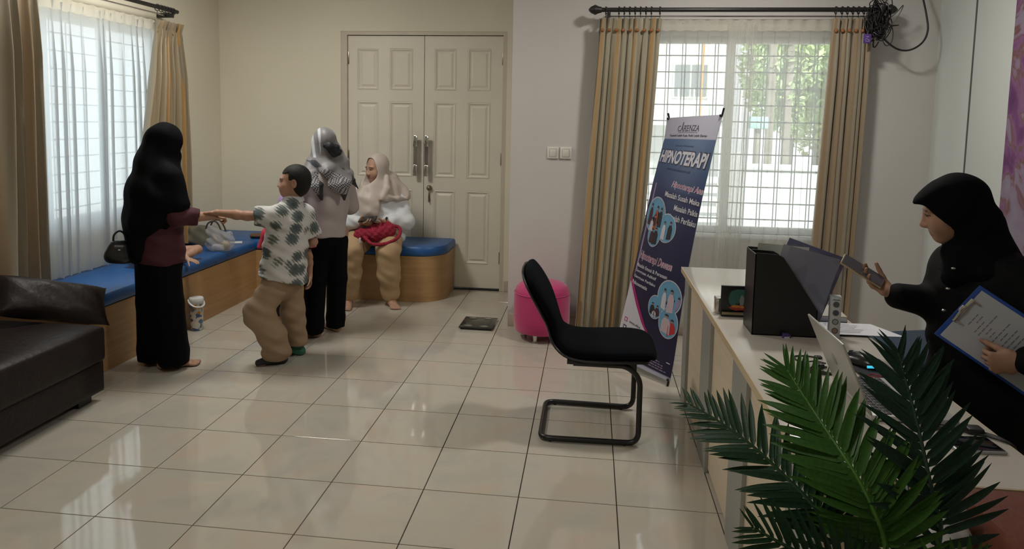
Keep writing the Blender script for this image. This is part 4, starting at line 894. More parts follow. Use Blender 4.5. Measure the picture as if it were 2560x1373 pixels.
# ------------------------------------------------------------------ X-stand banner
LE = [(0, (.729, .68, 1.581)), (.085, (.715, .672, 1.45)), (.31, (.651, .649, 1.165)), (.58, (.566, .622, .698)), (.93, (.467, .587, .203)), (1, (.434, .58, .058))]
RE = [(0, (1.013, .36, 1.603)), (.085, (.981, .346, 1.455)), (.31, (.910, .31, 1.110)), (.58, (.835, .267, .647)), (.93, (.773, .211, .131)), (1, (.755, .2, .030))]
def interp(T, t):
    k = [a for a, _ in T]; return Vector([float(np.interp(t, k, [p[i] for _, p in T])) for i in range(3)])
BN = Vector((-.78, -.62, .12)).normalized()
def S(s_, t, off=0.0):
    a, c = interp(LE, t), interp(RE, t); p = a + (c - a) * s_; bow = .035 * (4 * s_ * (1 - s_)) * (0.3 + .7 * math.sin(PI * min(1, max(0, t)))); return p + BN * (bow + off)
bn = empty('banner_stand', (.66, .40, 0), label='tilted roll banner with blue print and white headings before the window', cat='banner')
inv = Vector((.66, .40, 0)); SB = lambda s_, t, off=0.0: S(s_, t, off) - inv
def navy(t):
    st = [(0, (.42, .41, .50)), (.0849, (.42, .41, .50)), (.085, (.062, .115, .235)), (.2, (.045, .085, .185)), (.33, (.028, .038, .11)), (.45, (.020, .020, .065)), (.7, (.016, .014, .048)), (.986, (.015, .012, .045)), (.987, (.40, .40, .52)), (1, (.40, .40, .52))]
    return [float(np.interp(t, [a for a, _ in st], [c[i] for _, c in st])) for i in range(3)]
V, Fc = plane_grid(24, 300, lambda u, v: SB(u, v)); me = np_mesh('banner_sheet', V, Fc)
cl = np.ones((len(V), 4), np.float32)
for i in range(len(V)): cl[i, :3] = navy((i // 25) / 300)
me.color_attributes.new('tone', 'FLOAT_COLOR', 'POINT').data.foreach_set('color', cl.ravel())
link('banner_sheet', me, mat('printed_vinyl', (.1, .1, .2), .42, vcol='tone'), bn)
BK = MB()
V2, F2 = plane_grid(8, 20, lambda u, v: SB(u, v, -.003)); link('banner_backing', np_mesh('banner_backing', V2, F2), mat('grey_vinyl_back', (.35, .35, .36), .6), bn)
P_WH = mat('print_white', (.55, .54, .60), .5); P_DK = mat('print_dark', (.025, .025, .05), .5); P_PK = mat('print_pink', (.42, .10, .20), .5); P_MG = mat('print_magenta', (.36, .015, .14), .5); P_SKY = mat('print_sky', (.13, .32, .50), .5); P_NV = mat('print_blue_dark', (.02, .04, .10), .5); P_SKIN = mat('print_skin', (.35, .22, .17), .5); P_LILAC = mat('print_lilac', (.30, .22, .36), .5)
PW_, PH_ = .50, 1.60
def flat(name, pts, mt, off):
    P = [SB(s_, t, off) for s_, t in pts]; return link(name, np_mesh(name, P, [tuple(range(len(P)))], False), mt, bn)
def txt(body, s0, s1, t0, t1, mt, off=.0012, bold=0.0, shear=0.0, dt=0.0, name='lettering'):
    """text box from s0..s1 and t0 (top)..t1 (bottom)"""
    return lettering(body, lambda u, v: SB(s0 + (s1 - s0) * u, t1 + (t0 - t1) * v + dt * u, off), 1.0, 1.0, mt, bn, name, bold, shear)
def framed_txt(body, s0, s1, t0, t1, mt, mt2, bold=.02, shear=0.0, g=.0035):
    txt(body, s0 - .012, s1 + .012, t0 - g * .6, t1 + g * .9, mt2, .0010, bold + .035, shear); txt(body, s0, s1, t0, t1, mt, .0016, bold, shear)
def serif(body, s0, s1, t0, t1):
    txt(body, s0, s1, t0, t1, P_DK, bold=-.004)
    n = len(body); w = (s1 - s0) / n
    for i, c_ in enumerate(body):
        for q in ((.12,) if c_ in 'CE' else (.12, .82)):
            for tt in (t0, t1):
                if c_ == 'C' or (c_ == 'A' and tt == t0) or (c_ == 'Z'): continue
                flat('lettering', [(s0 + w * (i + q - .14), tt - .0006), (s0 + w * (i + q + .16), tt - .0006), (s0 + w * (i + q + .16), tt + .0012), (s0 + w * (i + q - .14), tt + .0012)], P_DK, .0013)
serif('CARENZA', .27, .68, .034, .055)
flat('logo_figure', [(.352, .030), (.362, .020), (.372, .022), (.368, .032), (.356, .040)], P_DK, .0013)
txt('Professional Clinical Hypnotherapy', .29, .66, .0585, .063, P_DK, bold=0)
txt('Tumbuh Lebih Kuat, Pulih Lebih Damai', .12, .84, .068, .0775, P_DK, bold=.02)
txt('Layanan Profesional', .31, .66, .112, .121, P_NV, bold=.01)
txt('HIPNOTERAPI', .02, .975, .134, .204, P_DK, .0009, .06, .22); txt('HIPNOTERAPI', .03, .955, .139, .199, P_WH, .0016, .035, .22)
txt('www.carenzacare.id', .26, .72, .216, .228, P_NV, bold=.015)
framed_txt('Hipnoterapi Ana', .47, .985, .272, .302, P_PK, P_WH, .0, .35)
framed_txt('Masalah Susah Maka', .37, .985, .318, .338, P_WH, P_DK, .02)
framed_txt('Masalah Psikis', .60, .985, .355, .375, P_WH, P_DK, .02)
framed_txt('Masalah Perilaku', .52, .985, .390, .411, P_WH, P_DK, .02)
framed_txt('Hipnoterapi Dewasa', .11, .76, .552, .585, P_PK, P_WH, .0, .35)
for k, (w_, s1) in enumerate((('Masalah Emosi & Perasaan', .72), ('Gangguan Adiktif', .54), ('Gangguan Perilaku', .54), ('Psikosomatis', .40))): framed_txt(w_, .075 - .008 * k, s1, .601 + .0265 * k, .617 + .0265 * k, P_WH, P_DK, .02)
def photo(s_, t, rs, rt, folk):
    n = 40; el = lambda q: [(s_ + rs * q * math.cos(2 * PI * i / n), t + rt * q * math.sin(2 * PI * i / n)) for i in range(n)]
    cut_ = lambda P: [(min(.992, a), b) for a, b in P]
    flat('photo_rim', cut_(el(1.07)), P_WH, .0012 + .0004 * (t * 10 % 3)); flat('photo', cut_(el(1.0)), P_SKY, .0022 + .0004 * (t * 10 % 3))
    for dx, dt, w, h, mt in folk:
        cx, cy = s_ + dx * rs, t + dt * rt; o = .003 + .0004 * (t * 10 % 3)
        bw, bh = rs * w, rt * h
        body_ = [(cx - bw, cy + bh), (cx - bw * .95, cy + bh * .25), (cx - bw * .5, cy), (cx + bw * .5, cy), (cx + bw * .95, cy + bh * .25), (cx + bw, cy + bh)]
        body_ = [(min(.99, a), min(c_, t + rt * math.sqrt(max(0, 1 - ((min(.99, a) - s_) / rs) ** 2)) * .97)) for a, c_ in body_]
        flat('photo_figure', body_, mt, o); hd = [(cx + bw * .42 * math.cos(2 * PI * i / 12), cy - bh * .13 + rt * .12 * math.sin(2 * PI * i / 12)) for i in range(12)]
        flat('photo_figure', hd, P_SKIN, o + .0003); flat('photo_figure', [(cx + bw * .45 * math.cos(PI + PI * i / 8), cy - bh * .13 + rt * .14 * math.sin(PI + PI * i / 8)) for i in range(9)], P_DK, o + .0006)
M_MAR = mat('print_maroon', (.06, .02, .03), .5); M_OR = mat('print_orange_shirt', (.35, .08, .04), .5); M_BK2 = mat('print_black', (.02, .018, .022), .5); M_RD = mat('print_red_robe', (.45, .03, .03), .5); M_PW = mat('print_pinkish_white', (.50, .40, .45), .5)
photo(.26, .413, .20, .062, [(-.55, -.35, .2, 1.0, M_MAR), (.15, -.3, .2, 1.1, M_OR), (.6, -.3, .2, .9, M_BK2), (-.2, .35, .2, .6, P_WH), (.1, .1, .15, .5, M_MAR)])
photo(.54, .443, .16, .048, [(-.25, -.2, .22, 1.1, P_WH), (.45, -.3, .25, 1.1, M_BK2)])
photo(.32, .482, .13, .039, [(-.3, -.3, .35, 1.1, M_MAR), (.3, -.45, .38, 1.3, M_BK2)])
photo(.80, .683, .18, .065, [(-.4, -.2, .2, 1.1, P_WH), (.2, -.25, .28, 1.2, M_PW), (.85, .0, .2, .9, P_LILAC)])
photo(.60, .744, .115, .046, [(-.35, -.1, .35, .9, M_BK2), (.4, 0, .35, .9, M_MAR), (0, .4, .3, .5, P_WH)])
photo(.84, .783, .14, .058, [(-.2, -.3, .5, 1.1, M_PW), (.45, -.1, .4, 1.0, M_RD)])
out_c = [(0, .665), (.05, .680), (.106, .700), (.21, .736), (.31, .773), (.40, .808), (.48, .840), (.57, .868), (.667, .893)]
in_c = [(.0, .690), (.06, .710), (.14, .738), (.24, .775), (.33, .806), (.40, .833), (.50, .862), (.58, .883), (.660, .900)]
def strip(name, A, B, mt, n, off=.0014):
    rows = [[(p[0] + (q[0] - p[0]) * j / n, p[1] + (q[1] - p[1]) * j / n) for p, q in zip(A, B)] for j in range(n + 1)]; m_ = len(A)
    V = [SB(s_, t, off) for r_ in rows for s_, t in r_]; Fc = [(j * m_ + i, j * m_ + i + 1, (j + 1) * m_ + i + 1, (j + 1) * m_ + i) for j in range(n) for i in range(m_ - 1)]
    return link(name, np_mesh(name, V, Fc, False), mt, bn)
strip('pink_band', out_c, in_c, P_MG, 3); strip('white_corner', in_c, [(a, .958 - .06 * a) for a, _ in in_c], P_WH, 24)
for i, (t_, mt, w_) in enumerate(((.848, P_PK, 'carenza.official'), (.882, P_DK, 'carenza.official'), (.915, P_DK, 'carenza official'))):
    n = 4; s0 = .06 + .005 * i; q = .012
    flat('social_icon', [(s0, t_), (s0 + .07, t_), (s0 + .07, t_ + .019), (s0, t_ + .019)], mt, .002); flat('social_icon', [(s0 + .016, t_ + .0045), (s0 + .054, t_ + .0045), (s0 + .054, t_ + .0145), (s0 + .016, t_ + .0145)], P_WH, .0024)
    txt(w_, s0 + .11, s0 + .34 + .03 * i, t_ + .004, t_ + .015, P_DK, .002, .01)
flat('print_rule', [(.55, .9335), (.955, .9335), (.955, .937), (.55, .937)], P_WH, .0012)
for k in range(4):
    e_ = .80 + .03 * (k % 2) + .03 * k; x_ = .58; rq = random.Random(k)
    while x_ < e_:
        w_ = rq.uniform(.03, .07); flat('print_line', [(x_, .945 + .009 * k), (min(e_, x_ + w_), .945 + .009 * k), (min(e_, x_ + w_), .9485 + .009 * k), (x_, .9485 + .009 * k)], P_LILAC, .0012); x_ += w_ + .012
flat('print_stripe', [(.085, .30), (.118, .30), (.095, .62), (.055, .66)], P_LILAC, .0012)
# stand: crossed black poles, feet, eyelets
tl, tr, bl, br = (S(*q, .0) - inv for q in ((0.03, .003), (.985, .003), (.04, .995), (.975, .995))); bk = Vector((.03, .02, 0))
hub = (tl + tr + bl + br) / 4 + Vector((.06, .05, 0))
for p, e in ((tl, Vector((-.004, 0, .035))), (tr, Vector((.012, -.01, .045)))): MB().tube([p + e, p - BN * .006, (p * .7 + hub * .3), hub], [.006, .006, .006, .006], 8).obj('stand_pole', M_BPL, bn)
for p in (bl, br):
    g_ = Vector((p.x - .003, p.y - .004, 0)); MB().tube([g_, p - BN * .006, p * .6 + hub * .4, hub], .007, 8).obj('stand_pole', M_BPL, bn)
MB().tube([hub, Vector((.24, .20, .35)), Vector((.33, .27, 0.006))], .007, 8).obj('stand_leg', M_BPL, bn)
for p in (tl, tr, br): MB().ball((0, 0, 0), .009, (1, 1, 1), 8).obj('corner_grip', M_BPL, bn, loc=p + BN * .004)

# ------------------------------------------------------------------ cable tangle with purple tag on the rod
M_CB2 = mat('black_rubber_cable', (.012, .011, .012), .4)
cbn = MB(); r_ = random.Random(11)
cx, cy, cz = 2.115, 1.125, 2.25
for k in range(52):
    a0 = r_.uniform(0, 2 * PI); w, h = (r_.uniform(.02, .055), r_.uniform(.06, .15)) if k < 26 else (r_.uniform(.010, .03), r_.uniform(.05, .12)); ox, oy, oz = r_.uniform(-.035, .035), r_.uniform(-.028, .028), r_.uniform(-.06, .06); tl_ = r_.uniform(-.5, .5)
    cbn.tube([(cx + ox + w * math.cos(a0 + t) + tl_ * h * .5 * math.sin(a0 + t), cy + oy + .018 * math.sin(2 * t + k), cz + oz + h * math.sin(a0 + t) * .8) for t in np.linspace(0, r_.uniform(4.5, 6.2), 16)], r_.choice([.0028, .0036, .0045]), 6)
for pts in ([(2.15, 1.12, 2.24), (2.21, 1.10, 2.29), (2.255, 1.09, 2.345), (2.235, 1.09, 2.29), (2.20, 1.10, 2.23), (2.18, 1.12, 2.17)], [(2.13, 1.11, 2.215), (2.19, 1.09, 2.215), (2.235, 1.09, 2.216), (2.19, 1.10, 2.209), (2.14, 1.11, 2.18)], [(2.14, 1.12, 2.16), (2.155, 1.10, 2.10), (2.18, 1.10, 2.085), (2.205, 1.10, 2.12), (2.20, 1.10, 2.2), (2.15, 1.11, 2.26)], [(2.06, 1.11, 2.33), (2.05, 1.10, 2.36), (2.08, 1.09, 2.38), (2.10, 1.11, 2.33)], [(2.13, 1.11, 2.32), (2.17, 1.10, 2.40), (2.19, 1.10, 2.36), (2.185, 1.10, 2.28), (2.16, 1.11, 2.2)]):
    cbn.tube(spline(pts, 6), .0034, 6)
cbn.tube(spline([(2.11, 1.12, 2.20), (2.17, 1.115, 2.12), (2.25, 1.11, 2.062), (2.33, 1.11, 2.06), (2.40, 1.11, 2.11), (2.43, 1.12, 2.19), (2.425, 1.15, 2.30), (2.41, 1.20, 2.45), (2.40, 1.26, 2.7), (2.40, 1.285, 2.995)], 8), .0062, 10)
cbn.tube(spline([(2.10, 1.12, 2.33), (2.10, 1.13, 2.40), (2.11, 1.2, 2.6), (2.12, 1.28, 2.995)], 6), .009, 8)
cbo = cbn.obj('cable_bundle', M_CB2); tag(cbo, 'tangle of black cables tied to the end of the curtain rod', 'cables')
for p in ((2.10, 1.12, 2.30), (2.12, 1.12, 2.20)): MB().tube([(p[0] + .04 * math.cos(t), p[1] + .035 * math.sin(t), p[2] + .01 * math.sin(3 * t)) for t in np.linspace(0, 2 * PI, 16)[:-1]], .004, 6, True).obj('cable_tie', M_CB2, cbo)
tgp = MB().box((-.024, -.004, -.030), (.024, .004, .030), .002).obj('luggage_tag', mat('purple_tag', (.10, .045, .25), .5), None, loc=(2.043, 1.085, 2.128)); tag(tgp, 'purple tag hanging from the black cable tangle', 'tag')
MB().tube([(0, 0, .028), (.01, .004, .06), (.03, .02, .10)], .002, 6).obj('tag_string', M_CB2, tgp)
MB().box((-.008, -.0046, .010), (.008, -.004, .013)).obj('printed_mark', P_WH, tgp); b = MB(); b.tube([(-.014, -.0044, -.006), (-.004, -.0044, -.001), (.010, -.0044, -.008), (.014, -.0044, -.016), (.002, -.0044, -.019), (-.012, -.0044, -.014)], .0016, 5); b.obj('printed_mark', P_WH, tgp)

# ------------------------------------------------------------------ palm in the foreground
M_PALM = [mat('palm_leaf_%s' % a, c, .5, spec=.3, noise=.2, nscale=18) for a, c in (('dark', (.010, .040, .014)), ('fresh', (.028, .095, .010)), ('deep', (.008, .034, .020)))]
M_RACH = [mat('palm_stalk_%s' % a, c, .4) for a, c in (('dark', (.012, .045, .015)), ('fresh', (.06, .17, .02)), ('deep', (.010, .04, .022)))]
palm = empty('potted_palm', (.745, -2.93, 0), label='artificial green palm with feathered fronds in front of the desk', cat='plant'); PO = Vector((.745, -2.93, 0))
def leaflet_mesh(seed):
    r = random.Random(seed); n = 9; rows = []; bend = r.uniform(.06, .16); tw = r.uniform(-.25, .25)
    for i in range(n + 1):
        t = i / n; w = .060 * (min(1, t / .12) ** .6) * (1 - max(0, (t - .55) / .45) ** 1.6) * (1 if t < .999 else 0) + .003; z = -bend * t * t; a = tw * t
        rows.append([(t, -w * math.cos(a), z + .35 * w - w * math.sin(a)), (t, 0, z), (t, w * math.cos(a), z + .35 * w + w * math.sin(a))])
    V = [p for r_ in rows for p in r_]; Fc = [(i * 3 + k, i * 3 + k + 1, i * 3 + k + 4, i * 3 + k + 3) for i in range(n) for k in (0, 1)]; return V, Fc
LEAF = []
for sd in range(5):
    V, Fc = leaflet_mesh(sd)
    LEAF.append([np_mesh('leaflet', V, Fc) for _ in M_PALM])
    for mm, pm in zip(LEAF[-1], M_PALM): mm.materials.append(pm)
def frond(pts, n, length, mi, seed, normal=(-.15, -.95, .3), splay=58, droop=.0):
    r = random.Random(seed); P = [p - PO for p in spline([Vector(p) for p in pts], 10)]; m_ = len(P)
    o = MB().tube(P, [.0045 * (1 - .75 * i / m_) + .0007 for i in range(m_)], 7).obj('frond', M_RACH[mi], palm); N = Vector(normal).normalized()
    for k in range(n):
        t = .10 + .90 * k / (n - 1); f_ = t * (m_ - 1); i = min(m_ - 2, int(f_)); p = P[i].lerp(P[i + 1], f_ - i); T = (P[i + 1] - P[i]).normalized(); side = T.cross(N).normalized(); nn = side.cross(T).normalized()
        L = length * (.55 + .75 * math.sin(PI * min(1, .18 + t * .72)) ** .9) * (1 - .38 * max(0, (t - .75) / .25)) * .78
        for q in ((-1, 1) if k < n - 1 else (-1, 1)):
            a = R(splay * (1.12 - .62 * t ** 1.3) + r.uniform(-6, 6)); d = (T * math.cos(a) + side * q * math.sin(a) + nn * r.uniform(-.02, .30) + Vector((0, 0, -droop * t))).normalized()
            y = nn.cross(d).normalized(); z = d.cross(y); l = L * r.uniform(.9, 1.08)
            Mx = Matrix((d * l, y * l * r.uniform(.8, 1.05), z * l)).transposed().to_4x4(); Mx.translation = p
            lf = bpy.data.objects.new('leaflet', LEAF[r.randrange(5)][mi]); COL.objects.link(lf); lf.parent = o; lf.matrix_local = Mx
F1 = [(.69, -2.90, .80), (.666, -2.85, .877), (.641, -2.83, .912), (.605, -2.79, .939), (.56, -2.74, .967), (.511, -2.69, .987), (.462, -2.64, .998)]
F2 = [(.75, -2.91, .78), (.743, -2.88, .872), (.728, -2.87, .921), (.705, -2.84, .972), (.677, -2.79, 1.016), (.649, -2.74, 1.059), (.624, -2.7, 1.099)]
F3 = [(.80, -2.90, .78), (.831, -2.86, .898), (.824, -2.85, .939), (.816, -2.83, .996), (.809, -2.8, 1.058), (.801, -2.77, 1.113), (.793, -2.75, 1.158)]
F4 = [(.72, -2.95, .80), (.668, -2.95, .855), (.62, -2.95, .880), (.566, -2.95, .905), (.523, -2.94, .922)]
F5 = [(.72, -2.98, .80), (.688, -3.0, .860), (.664, -3.0, .888), (.632, -3.02, .93), (.600, -3.04, .955)]
F6 = [(.76, -2.98, .80), (.766, -3.0, .865), (.786, -3.0, .905), (.800, -3.02, .935), (.812, -3.04, .955)]
frond(F1, 30, .098, 0, 1, (-.1, -.75, .65)); frond(F2, 38, .118, 1, 2, (-.2, -.9, .4)); frond(F3, 29, .118, 2, 3, (.05, -.98, .1)); frond(F4, 16, .085, 0, 4, (-.1, -.9, .5)); frond(F5, 16, .075, 0, 5); frond(F6, 14, .07, 1, 6)
frond([(.77, -2.9, .78), (.80, -2.82, .86), (.83, -2.74, .90), (.86, -2.66, .91)], 14, .075, 2, 7, (0, -.3, .95))
frond([(.76, -2.98, .78), (.74, -3.06, .85), (.71, -3.16, .89)], 10, .07, 0, 8, (0, .3, .95))
MB().lathe([(.0, .0), (.10, .0), (.115, .02), (.14, .60), (.148, .62), (.148, .66), (.132, .66), (.128, .62), (.0, .615)], seg=32).obj('planter', mat('white_planter', (.6, .6, .58), .4), palm)
MB().lathe([(0, .618), (.129, .622)], seg=32).obj('soil', mat('dark_soil', (.03, .02, .015), .9, noise=.4, nscale=60), palm)
for dx, dy in ((-.05, .03), (0, .02), (.05, .03), (-.02, -.02), (-.025, -.05), (.02, -.05)): MB().tube([(dx * .3, dy * .3, .61), (dx * .7, dy * .7, .72), (dx, dy, .80)], .006, 7).obj('stem', M_RACH[0], palm)
# ------------------------------------------------------------------ ceiling lamp over the desk, and housings for two added fill lamps
M_LAMP = mat('lamp_diffuser', (.9, .9, .88), .4, emit=((1, .96, .88), 4.0))
for (x, y, s_, lab) in ((1.15, -.05, .11, 'square ceiling lamp over the desk'), (-.9, -2.9, .25, 'added square fill lamp behind the viewer'), (-2.05, .35, .25, 'added square fill lamp over the corner bench')):
    t = empty('ceiling_or_fill_lamp', (x, y, 3.0), label=lab, cat='lamp'); MB().box((-s_ - .01, -s_ - .01, -.05), (s_ + .01, s_ + .01, -.002), .004).obj('lamp_housing', M_FRAME, t); MB().box((-s_, -s_, -.054), (s_, s_, -.0495)).obj('lamp_diffuser', M_LAMP, t)
# ------------------------------------------------------------------ people
def cloth(name, col, rough=.8, sheen=.0, bump=.15, bscale=300, **k): return mat(name, col, rough, sheen=sheen, bump=bump, bscale=bscale, **k)
M_BLK = cloth('black_cloth', (.0035, .0035, .0045), spec=.08); M_BLK2 = cloth('black_satin_cloth', (.0035, .0035, .0042), .75, spec=.12); M_MAROON = cloth('maroon_cloth', (.055, .007, .014)); M_KHAKI = cloth('khaki_cloth', (.30, .205, .125), noise=.06, nscale=12); M_KHAKI2 = cloth('tan_cloth', (.44, .30, .165), noise=.05, nscale=12)
M_MAUVE = cloth('mauve_cloth', (.40, .35, .34), noise=.04); M_SHIRTW = cloth('white_knit', (.66, .68, .70), noise=.03); M_BEIGEH = cloth('beige_satin', (.50, .43, .38), .45, noise=.03); M_SOCK = cloth('charcoal_sock', (.02, .02, .024)); M_PURP = cloth('purple_cloth', (.20, .15, .23)); M_LILACH = cloth('lilac_cloth', (.33, .22, .42)); M_REDC = cloth('red_cloth', (.55, .03, .06)); M_PINKC = cloth('pink_cloth', (.55, .12, .16)); M_HAIR = cloth('black_hair', (.006, .005, .0045), .6, bump=.25, bscale=400, spec=.3)
def person(loc, rot, label): return empty('person', loc, R(rot), label, 'person')
vfold = lambda amp, fx, fz=3.0, p=0.0: (lambda x, y, z: amp * (np.sin(fx * x + 1.7 * np.sin(fx * .35 * y + p) + fz * z) * .6 + np.sin(fx * .8 * y + 1.3 * np.sin(fx * .4 * x + p) - fz * .7 * z) * .6))
def wrinkle(amp, f, p=0.0): return lambda x, y, z: amp * (np.sin(f * z + 2.2 * np.sin(f * .30 * x + p) + 1.6 * np.sin(f * .36 * y + p)) + .5 * np.sin(f * 1.7 * z + f * .9 * x + p))
add = lambda *fs: (lambda x, y, z: sum(f(x, y, z) for f in fs))

# --- woman in long black headscarf
p1 = person((-2.30, .02, 0), 32.07, 'woman in a long black headscarf, maroon top and wide black trousers')
J = dict(head=(.03, .0, 1.383), face=(.74, .66, -.10), chest=(-.015, 0, 1.12), pelvis=(-.02, .0, .78), shL=(-.08, .15, 1.17), shR=(.055, -.145, 1.17), elL=(-.08, .17, .92), wrL=(-.02, .17, .72), elR=(.075, -.155, .945), wrR=(.275, -.10, .935),
         hiL=(-.055, .045, .72), hiR=(-.0, -.035, .72), knL=(-.08, .075, .42), knR=(.025, -.05, .42), anL=(-.085, .09, .07), anR=(.0, -.035, .07), footL=((1, .15), .95), footR=((1, .02), .98),
         handR=((.95, .2, -.12), (-.15, .25, -.9), (-.2, .9, .2), (1.1, 1.15, 1.2, 1.2), .85, .6), handL=((.2, 0, -1), (0, -1, 0), (1, 0, 0), (.4, .4, .4, .4), .9))
body(p1, J, .0045, .95, head_s=.90)
M1 = head_frame(J['face']); hc = J['head']
def b_(V):
    for q, x0, y0, x1, y1 in ((1, .0, -.06, .035, -.045), (-1, -.075, .07, -.072, .085)): V.chain([(x0, y0 * .75, .66), ((x0 + x1) / 2, (y0 + y1) / 2, .4), (x1, y1, .10), (x1, y1, .02)], [(.088, .088), (.088, .092), (.094, .098), (.094, .098)], .02)
    V.cone((-.02, 0, .74), (-.02, 0, .68), (.12, .115), (.125, .12), .05); V.cut(lambda x, y, z: z - .032 + 0 * x + 0 * y); V.cut(lambda x, y, z: .735 - z + 0 * x + 0 * y)
garment('trousers', p1, M_BLK, (-.3, -.25, 0), (.25, .3, .9), .005, b_, vfold(.004, 70, 1.5))
def b_(V):
    V.chain([(-.03, .0, 1.02), (-.02, 0, .92), (-.02, .0, .70)], [(.105, .13), (.125, .145), (.143, .155)], .03); V.chain([(.055, -.145, 1.04), (.075, -.155, .95)], [.05, .062], .03); V.chain([(.075, -.155, .95), (.20, -.118, .938)], [.060, .050], .02); V.chain([(-.08, .13, 1.0), (-.08, .15, .92), (-.03, .16, .76)], [.05, .055, .05], .03)
    V.cut(lambda x, y, z: z - .672 + .02 * np.cos(9 * x) + 0 * y)
    V.cut(lambda x, y, z: np.maximum(.196 - x + .25 * (z - .94), y + .03) + 0 * z, (.17, -.3, .8), (.4, 0, 1.1))
garment('maroon_top', p1, M_MAROON, (-.3, -.3, .6), (.32, .35, 1.3), .005, b_, wrinkle(.0025, 55))
def b_(V):
    sdf_hood(V, hc, M1, .90, .013); V.cone((-.01, .0, 1.30), (-.01, .0, 1.18), (.075, .085), (.12, .16), .06)
    V.chain([(-.01, -.0, 1.18), (-.015, -.0, 1.06), (-.02, .0, .95)], [(.115, .17), (.140, .20), (.135, .195)], .04)
    V.chain([(-.025, .0, 1.39), (-.06, .0, 1.26), (-.105, .0, 1.10), (-.135, .0, .92), (-.145, .0, .72)], [(.07, .07), (.075, .09), (.075, .12), (.078, .13), (.062, .13)], .06)
    V.cone((.045, -.135, 1.18), (.06, -.16, 1.02), (.07, .06), (.085, .065), .04)
    V.cut(lambda x, y, z: z - np.clip(.665 + (x + .15) * 1.15 + .04 * np.sin(14 * x), .66, .97) + 0 * y, k=.02)
    face_hole(V, hc, M1, .90)
garment('headscarf', p1, M_BLK, (-.32, -.32, .55), (.26, .32, 1.56), .005, b_, add(vfold(.0035, 55, 3), lambda x, y, z: -.007 * np.clip(1.35 - z, 0, .5) * 2 * np.sin(46 * x + 30 * y + 4 * z), wrinkle(.0012, 30)))
hbag = empty('handbag', (-2.30, .02, 0), R(32.07), 'black handbag with a curved handle at the hip of the woman in black', 'handbag')
def b_(V):
    V.chain([(-.275, -.05, .715), (-.215, -.05, .70)], [(.052, .045), (.055, .05)], .03, side=(0, 1, 0)); V.cone((-.255, -.05, .775), (-.215, -.05, .77), (.04, .035), (.04, .035), .05, side=(0, 1, 0)); V.cut(lambda x, y, z: z - .668 - .25 * np.abs(x + .24) * 0 + 0 * y + 0 * x, k=.02)
garment('bag_body', hbag, mat('black_bag_leather', (.010, .010, .011), .32), (-.38, -.16, .62), (-.12, .06, .86), .004, b_)
MB().tube(spline([(-.268, -.05, .80), (-.262, -.05, .84), (-.235, -.05, .862), (-.21, -.05, .845), (-.20, -.05, .80)], 6), .006, 8).obj('bag_handle', MATS['black_bag_leather'], hbag); MB().box((-.243, -.107, .755), (-.228, -.094, .762), .002).obj('clasp', M_CHROME, hbag)

# --- boy in the leaf print shirt
p2 = person((-1.70, .21, 0), 24.6, 'boy in a white leaf print shirt and khaki trousers reaching out one arm')
JB = dict(head=(.135, .0, 1.140), face=(-.98, .16, .05), chest=(.115, .0, .90), pelvis=(.055, .0, .60), shL=(.03, -.10, .945), shR=(.205, .10, .935), elL=(-.14, -.07, .945), wrL=(-.315, -.02, .962), elR=(.255, .10, .745), wrR=(.13, .17, .70),
          hiL=(.03, -.05, .56), hiR=(.10, .055, .55), knL=(-.095, -.06, .325), knR=(.12, .08, .30), anL=(.035, -.04, .065), anR=(.155, .11, .08), footL=((-1, -.05), .68), footR=((-.6, .3), .62),
          handL=((-.95, .25, -.05), (0, -.1, -1), (.2, .9, 0), (.25, .3, .35, .4), .8, .5), handR=((-.8, .4, 0), (0, 0, -1), (0, -1, 0), (.4, .4, .4, .4), .75))
body(p2, JB, .0045, .80, ears=True, child=True, head_s=.90, base=(.37, .205, .135))
MB_ = head_frame(JB['face']); hcb = np.array(JB['head'])
def b_(V):
    s = .90; P = lambda x, y, z: hcb + s * (x * MB_[0] + y * MB_[1] + z * MB_[2])
    V.ell(P(0, -.018, .038), np.array((.081, .100, .090)) * s, MB_, .01); V.ell(P(0, -.048, -.02), np.array((.069, .060, .075)) * s, MB_, .04)
    def fn(x, y, z):
        q = [((x - hcb[0]) * MB_[i, 0] + (y - hcb[1]) * MB_[i, 1] + (z - hcb[2]) * MB_[i, 2]) / s for i in range(3)]
        return np.maximum(q[2] - .066 - .25 * (.05 - q[1]) * (q[1] < .05) * 0, -.030 - q[1] + .0 * q[0]) if False else np.minimum(np.maximum(q[2] - .052 - .3 * np.maximum(.07 - q[1], 0), .030 - q[1]), np.maximum(q[2] - .012, -.004 - q[1])) * s
    V.cut(fn, k=.012)
    for q in (-1, 1): V.ell(P(q * .078, -.008, -.006), np.array((.02, .023, .034)) * s, MB_, .004, True)
garment('hair', p2, M_HAIR, hcb - .16, hcb + .16, .0035, b_, lambda x, y, z: .0006 * np.sin(240 * x + 100 * z) * np.sin(220 * y + 130 * z))
